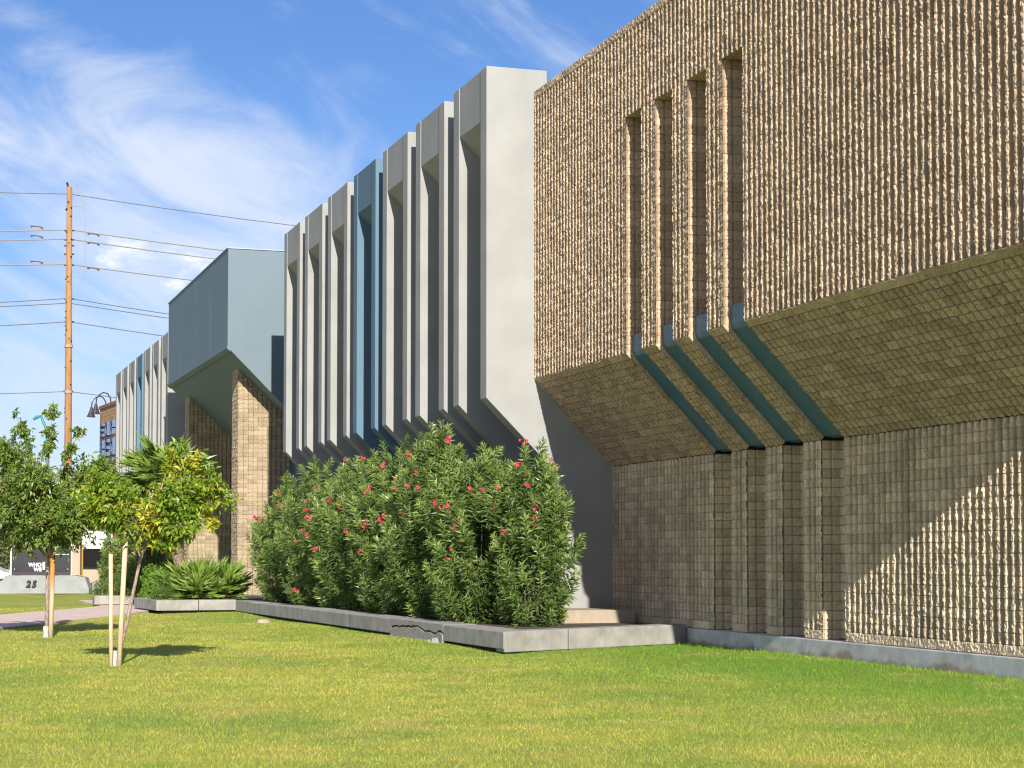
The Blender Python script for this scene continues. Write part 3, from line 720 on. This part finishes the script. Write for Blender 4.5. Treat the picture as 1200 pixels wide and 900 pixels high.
shrub('ground_cover_plant', 'low trailing green plant spilling over the planter edge below the palm', 10.2, 73.2, 1.05, .6, .62, .38, 2600, L_BOX, .10, .035)
shrub('small_shrub', 'small clipped shrub beside the grey base of the monument sign', 10.9, 107, .55, .5, .85, .0, 1400, L_BOX, .08, .045)
oleander(10.75, 84.5, 1.25, 1.4, 3.5, 'dark oleander bush behind the palm trunk, with a few red flowers', 260, 34, 5, z0=.2, group='oleander bushes near the entrance')
oleander(9.75, 92.0, .62, .8, 2.6, 'slim oleander bush behind the staked yellowing tree, near the sign', 150, 34, 3, z0=.1, group='oleander bushes near the entrance')

# ------------------------------------------------------------------ monument sign
sg = thing('monument_sign', 'black monument sign board with white lettering on a sloped grey concrete base', 'sign', (7.9, 111, 0))
FW2 = (math.sin(R(18.07)), math.cos(R(18.07)))
def sp(s, dpt, z): return (7.9+RX*s+FW2[0]*dpt, 111+RY*s+FW2[1]*dpt, z)
def sbox(b, s0, s1, d0, d1, z0, z1, ins=0):
    return b.prism([sp(s0, d0, z0), sp(s1, d0, z0), sp(s1, d1, z0), sp(s0, d1, z0)], [sp(s0+ins, d0+ins*.3, z1), sp(s1-ins, d0+ins*.3, z1), sp(s1-ins, d1-ins*.3, z1), sp(s0+ins, d1-ins*.3, z1)])
b = MB(); prof = [(-2.7, 0), (-2.7, .25), (-2.15, 1.05), (1.75, 1.05), (2.35, .95), (2.58, .3), (2.58, 0)]
b.prism([sp(s, -.05+(.0 if s < 1.7 else .25), z) for s, z in prof], [sp(s, 1.1, z) for s, z in prof]).build('base', plain('sign_base_paint', (.42, .44, .44), .85, .1, 2), sg, bevel=.03)
sbox(MB(), -1.88, 1.52, .25, .5, 1.07, 4.05).build('board', BLACK, sg)
b = MB(); sbox(b, -1.97, -1.885, .22, .55, 1.06, 4.1); sbox(b, 1.525, 1.60, .22, .55, 1.06, 4.1); sbox(b, -1.97, 1.6, .22, .55, 4.06, 4.14); b.build('frame', WHITE, sg)
sbox(MB(), 1.61, 2.05, .2, .7, 1.06, 4.2).build('column', TAN, sg)
b = MB(); sbox(b, .5, 1.42, .235, .248, 2.24, 2.29); b.build('divider_line', WHITE, sg)
b = MB(); sbox(b, -.11, .04, .235, .248, 1.38, 1.83); b.build('marker_bar', WHITE, sg)
sbox(MB(), -1.87, 1.51, .225, .262, 1.08, 1.24).build('ledge', DARKM, sg)
for s in (-1.72, -.22, 1.35):
    MB().tube([sp(s, .24, 1.42), sp(s, .22, 1.42)], .03, 8).build('bolt', WHITE, sg)
def text(body, s, z, size, dpt, m, name, align='RIGHT', offset=.012, sh=0, space=1):
    c = bpy.data.curves.new(name, 'FONT'); c.body = body; c.size = size; c.extrude = .012; c.offset = offset; c.align_x = align; c.shear = sh; c.space_character = space
    c.materials.append(m); o = bpy.data.objects.new(name, c); COL.objects.link(o); o.parent = sg; o.matrix_parent_inverse = Matrix.Translation(-Vector(sg.location))
    o.location = sp(s, dpt, z); o.rotation_euler = (R(90), 0, -R(18.07))
    bpy.context.view_layer.update()
    me = bpy.data.meshes.new_from_object(o.evaluated_get(bpy.context.evaluated_depsgraph_get()))
    q = bpy.data.objects.new('tmp', me); COL.objects.link(q); q.parent = sg; q.matrix_parent_inverse = o.matrix_parent_inverse.copy()
    q.location = o.location; q.rotation_euler = o.rotation_euler
    bpy.data.objects.remove(o); bpy.data.curves.remove(c); q.name = name; return q
text('WHO', -.16, 1.57, .29, .235, WHITE, 'lettering', offset=.02)
text('WE', -.16, 1.30, .29, .235, WHITE, 'lettering', offset=.02)
text('25', -.98, .40, .52, -.065, BLACK, 'house_number', 'LEFT', .02, .22, 1.25)

# ------------------------------------------------------------------ utility pole and lines
def P3(dpt, px): # a point on the ground at a given distance ahead and sideways offset
    return Vector((FW2[0]*dpt+RX*px, FW2[1]*dpt+RY*px, 0))
PD = 182.0; KS = PD/115; pb_ = P3(PD, -27.2*KS)
k = 2200/PD
def Z(y): return 2.15+(652-y)/k
up_ = thing('utility_pole', 'tall brown wooden utility pole carrying the power lines', 'utility pole', pb_)
ptop = pb_+Vector((RX, RY, 0))*(-.12*KS); ptop.z = Z(216)
MB().tube([pb_, pb_*.5+ptop*.5, ptop], [.25*KS, .21*KS, .165*KS], 12).build('pole', POLEW, up_, smooth=True)
dL = Vector((math.sin(R(65)), math.cos(R(65)), 0))
def at(z): f = z/ptop.z; return pb_.lerp(ptop, f)*1 if False else Vector((pb_.x+(ptop.x-pb_.x)*f, pb_.y+(ptop.y-pb_.y)*f, z))
b = MB(); top = ptop
b.tube([ptop+Vector((-.1, 0, -.1)), ptop+Vector((-.16, 0, .3))*KS if False else ptop+Vector((-.25, 0, .42))], .12, 6); b.build('pole_cap', DARKM, up_)
for y in (268, 279, 286, 296, 309, 349, 376, 458):
    c = at(Z(y)); MB().tube([c+Vector((-RX, -RY, 0))*.3*KS, c+Vector((RX, RY, 0))*.3*KS], .05*KS, 6).build('bracket', DARKM, up_)
for y in (405, 459): c = at(Z(y)); MB().tube([c+Vector((0, 0, -.12)), c+Vector((0, 0, .12))], .27*KS, 10).build('band', WIREL, up_)
for i in range(26):
    z = rng.uniform(13, ptop.z-.5); c = at(z); a = rng.uniform(2.6, 5.4); d = Vector((math.cos(a), math.sin(a), 0))
    MB().tube([c+d*.12*KS, c+d*.25*KS], .045*KS, 5).build('peg', DARKM, up_)
b = MB(); r_ = Vector((RX, RY, 0))*KS; c0 = at(Z(218))
b.tube([c0+r_*.3+Vector((0, 0, .1)), c0+r_*.5+Vector((0, 0, .4)), c0+r_*.55+Vector((0, 0, -.2)), at(Z(239))+r_*.95, at(Z(280))+r_*.98, at(Z(322))+r_*.98, at(Z(344))+r_*.4], .02*KS, 5)
for y in (239, 323): b.tube([at(Z(y)), at(Z(y))+r_*.95], .022*KS, 5)
b.build('ground_wire', WIREL, up_)
def wire(yl, yp, xr, yr, r, m, label, dampers=False):
    p = at(Z(yp))
    # the far end lies on the line's vertical plane, out beyond the building
    def onplane(x, y):
        q = (x-600)/2200.; dx, dy = FW2[0]+RX*q, FW2[1]+RY*q
        # solve s*(dx,dy) = p + t*dL
        t = (p.x*dy-p.y*dx)/(dL.y*dx-dL.x*dy); s = (p.x+t*dL.x)/dx
        return t, 2.15+(652-y)/2200.*s
    t1, z1 = onplane(xr, yr); t0, z0 = onplane(0, yl)
    def half(t, z, tend):    # parabola through pole and the sighted point, with sag
        c2 = .0012/KS*(.8 if tend > 0 else 1.0); a = ((z-p.z)-c2*t*t)/t
        return [(p+dL*tt)+Vector((0, 0, a*tt+c2*tt*tt)) for tt in np.linspace(0, tend, 22)]
    pts = half(t0, z0, -45*KS)[::-1]+half(t1, z1, max(t1*1.15, 110))[1:]
    o = MB().tube(pts, r*KS, 5).build('power_line', m); tag(o, label, 'power line', 'power lines on the wooden pole')
    if dampers:
        for tt in (-2.2*KS, 1.7*KS):
            c = p+dL*tt+Vector((0, 0, -.1)); 
            d = MB().tube([c-dL*.4*KS+Vector((0, 0, -.08)), c-dL*.2*KS, c+dL*.2*KS, c+dL*.4*KS+Vector((0, 0, -.12))], [.07*KS, .035*KS, .035*KS, .07*KS], 6).build('damper', INSUL)
            d.parent = o
    return o
wire(223, 224.5, 343, 262, .028, WIRE, 'highest single wire, running from the very top of the wooden pole')
wire(268.8, 267, 262, 292, .04, WIREL, 'uppermost of the three pale conductors with brown dampers', True)
wire(279.8, 278, 251, 301.8, .04, WIREL, 'middle pale conductor with brown dampers, just under the uppermost one', True)
wire(309.2, 308, 227, 327.5, .04, WIREL, 'lowest pale conductor with brown dampers, above a wide gap', True)
wire(353, 348.4, 194, 366.8, .03, WIRE, 'upper wire of the close dark pair halfway up the pole')
wire(358, 354, 196, 372, .03, WIRE, 'lower wire of the close dark pair halfway up the pole')
wire(380.7, 376, 189, 392.8, .03, WIRE, 'single dark wire just below the close dark pair')
wire(461, 458.4, 130, 465, .026, WIRE, 'lowest wire, low on the pole just above the tree top')

# ------------------------------------------------------------------ the brick building beyond
bb = thing('brick_building', 'far orange brick building with blue raised letters on its side', 'building', (18, 165, 0))
MB().prism([(18.6, 155, 0), (40, 155, 0), (40, 171.5, 0), (17, 171.5, 0)], [(18.6, 155, 15.3), (40, 155, 15.3), (40, 171.5, 15.3), (17, 171.5, 15.3)]).build('wall', BRICK, bb)
MB().prism([(18.5, 154.9, 15.3), (40.1, 154.9, 15.3), (40.1, 171.6, 15.3), (16.9, 171.6, 15.3)], [(18.5, 154.9, 15.6), (40.1, 154.9, 15.6), (40.1, 171.6, 15.6), (16.9, 171.6, 15.6)]).build('roof_edge', plain('brick_cap', (.42, .18, .08), .9), bb)
def glyph(b, y0, w, z0, h, kind):
    # raised strokes on the side wall; y grows away from the camera so the word reads from the far end to the near one
    xx = 17+(171.5-y0-w/2)*.097; x0, x1 = xx-.22, xx-.1+.2; s = w*.24
    def st(a, c, d, e): b.box(x0, x1, y0+a*w, y0+c*w, z0+d*h, z0+e*h)
    st(.76, 1, 0, 1)
    if kind in 'AHNO': st(0, .24, 0, 1)
    if kind in 'AORE': st(.24, .76, .8, 1)
    if kind in 'OEL': st(.24, .76, 0, .2)
    if kind in 'AHREN': st(.24, .76, .42, .6)
    if kind == 'E': st(.0, .24, 0, .2); st(0, .24, .8, 1)
    if kind == 'R': st(0, .24, .5, 1); st(.1, .34, 0, .42)
for row, (zt, h, word, y1, w) in enumerate([(13.9, 1.15, 'EOR', 170.9, 1.95), (12.4, 1.45, 'REOLR', 170.9, 2.0), (10.7, 1.45, 'HOEAN', 170.9, 1.95), (8.8, 1.2, 'EL', 170.9, 2.0)]):
    for i, ch in enumerate(word):
        b = MB(); glyph(b, y1-(i+1)*w*1.12+.2, w, zt-h, h, ch); b.build('raised_letter', LETB, bb)
for y in (171.0, 167.0):
    b = MB(); pts = [(17.2, y, 13.4)]+[(16.3-1.1*math.cos(a)*1.0+.0, y, 13.75+1.1*math.sin(a)) for a in np.linspace(math.pi*1.0, 0, 9)][::-1]
    pts = [(17.5, y, 15.4), (17.45, y, 16.0), (17.2, y, 16.4), (16.85, y, 16.5), (16.5, y, 16.3), (16.25, y, 15.9), (16.2, y, 15.4)]
    b.tube(pts, .06, 6).build('lamp_arm', DARKM, bb).data
    MB().tube([(16.2, y, 15.5), (16.2, y, 15.1), (16.17, y, 14.6)], [.1, .2, .4], 10).build('lamp_shade', DARKM, bb)

# ------------------------------------------------------------------ far left background
def fbox(b, dpt, s0, s1, d, z0, z1):
    a = [P3(dpt, s0), P3(dpt, s1), P3(dpt+d, s1*(dpt+d)/dpt), P3(dpt+d, s0*(dpt+d)/dpt)]
    return b.prism([(p.x, p.y, z0) for p in a], [(p.x, p.y, z1) for p in a])
lb = thing('low_building', 'low tan building with a white canopy and dark window behind the sign', 'building', P3(150, -34))
k2 = 150/2200.
X_ = lambda x: (x-600)*k2
fbox(MB(), 150, X_(84), X_(140), 8, 0, 1.1).build('wall', TAN, lb)
fbox(MB(), 150, X_(60), X_(93), 8, 1.1, 4.2).build('wall', TAN, lb)
fbox(MB(), 150.6, X_(93), X_(140), 6, 1.1, 2.9).build('window', GLASS, lb)
fbox(MB(), 147.5, X_(95), X_(140), 10, 2.75, 4.2).build('canopy', WHITE, lb)
o = fbox(MB(), 170, (-60-600)*170/2200, (112-600)*170/2200, 12, 0, 8.2); 
w = thing('pale_building', 'pale pinkish building glimpsed through the dark green tree', 'building', P3(170, -44)); o.build('wall', PALE, w)
for x in range(-50, 105, 22): fbox(MB(), 169.9, (x-600)*170/2200, (x+9-600)*170/2200, .3, 4.4, 6.2).build('window', GLASS, w)
fbox(MB(), 169.6, (-62-600)*170/2200, (113-600)*170/2200, 12.6, 8.2, 8.6).build('roof_edge', WHITE, w)
yp = P3(119, (96.5-600)*119/2200); o = MB().tube([yp, yp+Vector((0, 0, 1.6)), yp+Vector((0, 0, 2.85))], .085, 9).build('post', YELL); o.name = 'bollard'
tag(o, 'thin yellow painted post beside the sign column', 'post')
tp = P3(150, (55-600)*150/2200)
t_ = thing('street_lamp', 'teal curved metal pole rising behind the dark green tree', 'street lamp', tp)
MB().tube([tp, tp+Vector((0, 0, 6)), tp+Vector((0, 0, 11.6)), tp+Vector((-.15*RX, -.15*RY, 12.4)), tp+Vector((-.42*RX, -.42*RY, 13.0)), tp+Vector((-.55*RX, -.55*RY, 13.4))], [.2, .17, .13, .11, .1, .08], 8).build('pole', TEAL, t_, smooth=True)
q = tp+Vector((-.55*RX, -.55*RY, 13.4)); MB().tube([q, q+Vector((-.3, .1, -.1)), q+Vector((-.6, .2, -.3))], [.08, .14, .1], 8).build('lamp_head', TEAL, t_)
# parked car
cb = P3(128, (-16-600)*128/2200)
car = thing('parked_car', 'white parked car half hidden beyond the monument sign', 'car', cb)
def cpt(l, w, z): return (cb.x+RX*l+FW2[0]*w, cb.y+RY*l+FW2[1]*w, z)
prof = [(-2.2, .35), (-2.25, .75), (-1.2, .95), (-.55, 1.42), (.75, 1.46), (1.45, 1.1), (2.15, 1.02), (2.25, .6), (2.15, .32)]
MB().prism([cpt(l, -.85, z) for l, z in prof], [cpt(l, .85, z) for l, z in prof]).build('body', CARW, car, bevel=.06)
wp = [(-.95, 1.0), (-.48, 1.36), (.68, 1.39), (1.2, 1.05)]
MB().prism([cpt(l, -.87, z) for l, z in wp], [cpt(l, .87, z) for l, z in wp]).build('window', GLASS, car)
for l in (-1.35, 1.4):
    for w_ in (-.8, .8):
        wh = MB().tube([cpt(l, w_-.11, .33), cpt(l, w_+.11, .33)], .33, 18).build('wheel', TYRE, car)
        MB().tube([cpt(l, w_-.125, .33), cpt(l, w_+.125, .33)], .2, 14).build('rim', WIREL, wh)
MB().prism([cpt(1.75, -.875, .72), cpt(2.27, -.8, .72), cpt(2.27, -.8, .92), cpt(1.85, -.875, .92)], [cpt(1.75, -.8, .72), cpt(2.27, -.45, .72), cpt(2.27, -.45, .92), cpt(1.85, -.8, .92)]).build('tail_light', RED, car)
# trees far behind
for i, (x, dpt, rr, h, lab) in enumerate([(4, 142, 1.9, 3.9, 'far olive green tree showing left of the sign board'), (-34, 150, 3.5, 6.5, 'far rounded tree at the left edge beyond the sign'), (150, 178, 3, 5, 'far tree behind the yellowing tree and the low building')]):
    p = P3(dpt, (x-600)*dpt/2200); t = shrub('distant_tree', lab, p.x, p.y, rr, rr, h-1.2, 1.2, 2600, L_FAR, .3, .2, 'tree', 'trees far beyond the sign')
    MB().tube([(p.x, p.y, -.1), (p.x, p.y, 1.6)], [.16, .12], 7).build('trunk', BARK, t)
# small things on the grass
b = MB(); c = Vector((11.2, 60.2, .02))
pts = [(c.x+.24*math.cos(a)*random.uniform(.8, 1.1), c.y+.14*math.sin(a)*random.uniform(.8, 1.1)) for a in np.linspace(0, 2*math.pi, 9)[:-1]]
b.prism([(x, y, .0) for x, y in pts], [(c.x+(x-c.x)*.7, c.y+(y-c.y)*.7, .12) for x, y in pts])
o = b.build('stone', BEIGE); tag(o, 'pale flat stone lying on the lawn near the planter', 'stone')
for i, (y, s, lab) in enumerate([(44.75, .13, 'larger broken concrete lump at the foot of the cracked slab'), (45.3, .07, 'tiny broken concrete lump beside the larger one by the cracked slab')]):
    x = edge_x(y)-.16; pts = [(x+s*math.cos(a)*random.uniform(.7, 1.1), y+s*math.sin(a)*random.uniform(.7, 1.1)) for a in np.linspace(0, 2*math.pi, 8)[:-1]]
    o = MB().prism([(a, b_, -.02) for a, b_ in pts], [(x+(a-x)*.6, y+(b_-y)*.6, s*1.1) for a, b_ in pts]).build('concrete_lump', CRACK); tag(o, lab, 'rubble')

# ------------------------------------------------------------------ sky, sun, camera
sdir = Vector((-.245, -2.11, 1.0)).normalized()
elev = math.asin(sdir.z); az = math.atan2(sdir.x, sdir.y)
W = bpy.data.worlds.new('World'); S.world = W; W.use_nodes = True
nt = W.node_tree; nt.nodes.clear()
out = nt.nodes.new('ShaderNodeOutputWorld'); bg = nt.nodes.new('ShaderNodeBackground'); nt.links.new(bg.outputs[0], out.inputs[0])
sky = nt.nodes.new('ShaderNodeTexSky'); sky.sky_type = 'NISHITA'; sky.sun_disc = False; sky.sun_elevation = elev; sky.sun_rotation = az % (2*math.pi)
sky.altitude = 300; sky.air_density = 1.0; sky.dust_density = .6; sky.ozone_density = 2.0
bg.inputs[1].default_value = .085
tc = nt.nodes.new('ShaderNodeTexCoord'); sp_ = nt.nodes.new('ShaderNodeSeparateXYZ'); nt.links.new(tc.outputs['Generated'], sp_.inputs[0])
def M(op, a, b=None, c=None, clamp=False):
    n = nt.nodes.new('ShaderNodeMath'); n.operation = op; n.use_clamp = clamp
    for i, v in enumerate((a, b, c)):
        if v is None: continue
        if isinstance(v, (int, float)): n.inputs[i].default_value = v
        else: nt.links.new(v, n.inputs[i])
    return n.outputs[0]
yy = M('MAXIMUM', M('ABSOLUTE', sp_.outputs[1]), .15)
u = M('DIVIDE', sp_.outputs[0], yy); v = M('DIVIDE', sp_.outputs[2], yy)
def vec(x, y, z=0.0):
    c = nt.nodes.new('ShaderNodeCombineXYZ')
    for i, q in enumerate((x, y, z)):
        if isinstance(q, (int, float)): c.inputs[i].default_value = q
        else: nt.links.new(q, c.inputs[i])
    return c.outputs[0]
def nz(vc, s, d=6, r=.6, dist=0):
    n = nt.nodes.new('ShaderNodeTexNoise'); n.inputs['Scale'].default_value = s; n.inputs['Detail'].default_value = d; n.inputs['Roughness'].default_value = r; n.inputs['Distortion'].default_value = dist
    nt.links.new(vc, n.inputs['Vector']); return n.outputs[0]
def gauss(cu, cv, ru, rv, rot=0):
    ca, sa = math.cos(rot), math.sin(rot)
    du, dv = M('SUBTRACT', u, cu), M('SUBTRACT', v, cv)
    a = M('DIVIDE', M('ADD', M('MULTIPLY', du, ca), M('MULTIPLY', dv, sa)), ru)
    b = M('DIVIDE', M('ADD', M('MULTIPLY', du, -sa), M('MULTIPLY', dv, ca)), rv)
    return M('EXPONENT', M('MULTIPLY', M('ADD', M('MULTIPLY', a, a), M('MULTIPLY', b, b)), -1))
# cirrus streaks run down to the right; a soft bank in the middle-left
ca, sa = math.cos(-.42), math.sin(-.42)
ur = M('ADD', M('MULTIPLY', u, ca), M('MULTIPLY', v, sa)); vr = M('ADD', M('MULTIPLY', u, -sa), M('MULTIPLY', v, ca))
n1 = nz(vec(M('MULTIPLY', ur, 6.5), M('MULTIPLY', vr, 17), .37), 1.0, 9, .6, .9)
n2 = nz(vec(M('MULTIPLY', u, 9), M('MULTIPLY', v, 15), 2.1), 1.0, 7, .62, .3)
bias = M('ADD', M('MULTIPLY', gauss(.17, .165, .20, .07, -.38), .42), M('MULTIPLY', gauss(.44, .26, .2, .05, -.2), .19))
bias = M('ADD', bias, M('MULTIPLY', gauss(.12, .08, .25, .06), .26))
bias = M('SUBTRACT', bias, M('MULTIPLY', gauss(.14, .30, .16, .045, -.25), .24))
dens = M('ADD', M('ADD', M('MULTIPLY', n1, 1.15), M('MULTIPLY_ADD', n2, .55, -.36)), bias)
c1 = nt.nodes.new('ShaderNodeMapRange'); c1.interpolation_type = 'SMOOTHSTEP'; c1.inputs['From Min'].default_value = .46; c1.inputs['From Max'].default_value = 1.05; c1.inputs['To Max'].default_value = .92
nt.links.new(dens, c1.inputs['Value'])
# small cumulus puffs low down
n3 = nz(vec(M('MULTIPLY', u, 26), M('MULTIPLY', v, 52), 5.3), 1.0, 7, .6, .2)
pf = M('ADD', n3, M('MULTIPLY', M('SUBTRACT', gauss(.135, .152, .055, .022), 1), .45))
c2 = nt.nodes.new('ShaderNodeMapRange'); c2.interpolation_type = 'SMOOTHSTEP'; c2.inputs['From Min'].default_value = .38; c2.inputs['From Max'].default_value = .58; c2.inputs['To Max'].default_value = .85
nt.links.new(pf, c2.inputs['Value'])
north = M('GREATER_THAN', sp_.outputs[1], 0.0)
fac = M('MULTIPLY', c1.outputs[0], M('MULTIPLY_ADD', north, .75, .25))
mx = nt.nodes.new('ShaderNodeMix'); mx.data_type = 'RGBA'; nt.links.new(fac, mx.inputs[0]); hsv = nt.nodes.new('ShaderNodeHueSaturation'); hsv.inputs['Saturation'].default_value = 1.15; hsv.inputs['Value'].default_value = 1.0; nt.links.new(sky.outputs[0], hsv.inputs['Color']); tnt = nt.nodes.new('ShaderNodeMix'); tnt.data_type = 'RGBA'; tnt.blend_type = 'MULTIPLY'; tnt.inputs[0].default_value = 1; tnt.inputs[7].default_value = (.62, .70, .93, 1); nt.links.new(hsv.outputs[0], tnt.inputs[6]); nt.links.new(tnt.outputs[2], mx.inputs[6]); mx.inputs[7].default_value = (5.6, 6.2, 7.3, 1)
mp_ = nt.nodes.new('ShaderNodeMix'); mp_.data_type = 'RGBA'; nt.links.new(M('MULTIPLY', c2.outputs[0], north), mp_.inputs[0]); nt.links.new(mx.outputs[2], mp_.inputs[6]); mp_.inputs[7].default_value = (8.2, 8.3, 8.7, 1)
# unseen cloud bank added to the western sky to brighten the shaded walls
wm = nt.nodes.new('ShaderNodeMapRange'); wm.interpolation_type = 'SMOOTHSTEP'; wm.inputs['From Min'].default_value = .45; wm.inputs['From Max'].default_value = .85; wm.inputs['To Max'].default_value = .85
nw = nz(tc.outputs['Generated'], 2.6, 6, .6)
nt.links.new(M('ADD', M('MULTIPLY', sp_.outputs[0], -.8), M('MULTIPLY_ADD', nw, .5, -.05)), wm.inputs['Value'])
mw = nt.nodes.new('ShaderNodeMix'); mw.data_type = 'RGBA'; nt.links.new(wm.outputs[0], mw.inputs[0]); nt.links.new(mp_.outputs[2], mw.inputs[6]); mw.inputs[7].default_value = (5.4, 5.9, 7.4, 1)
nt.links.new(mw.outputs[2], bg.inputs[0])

sl = bpy.data.lights.new('Sun', 'SUN'); sl.energy = 5.0; sl.angle = R(.5); sl.color = (1, .935, .84)
so = bpy.data.objects.new('Sun', sl); COL.objects.link(so); so.rotation_euler = (-sdir).to_track_quat('-Z', 'Y').to_euler()

cam = bpy.data.cameras.new('Camera'); co = bpy.data.objects.new('Camera', cam); COL.objects.link(co)
cam.sensor_width = 36; cam.lens = 66; cam.shift_y = (102.1)/1200; cam.clip_start = .1; cam.clip_end = 5000
co.location = (0, 0, 2.15); co.rotation_euler = (R(90+2.6), 0, -R(18.07))
S.camera = co
S.view_settings.view_transform = 'Standard'; S.view_settings.look = 'None'; S.view_settings.exposure = .7; S.view_settings.gamma = 1
S.cycles.max_bounces = 6; S.cycles.diffuse_bounces = 3; S.cycles.transmission_bounces = 4; S.cycles.glossy_bounces = 2
S.cycles.use_denoising = True; S.cycles.denoiser = 'OPENIMAGEDENOISE'; S.cycles.denoising_prefilter = 'ACCURATE'; S.cycles.denoising_input_passes = 'RGB_ALBEDO_NORMAL'
S.cycles.pixel_filter_type = 'BLACKMAN_HARRIS'; S.cycles.filter_width = 1.15
S.cycles.sample_clamp_indirect = 6
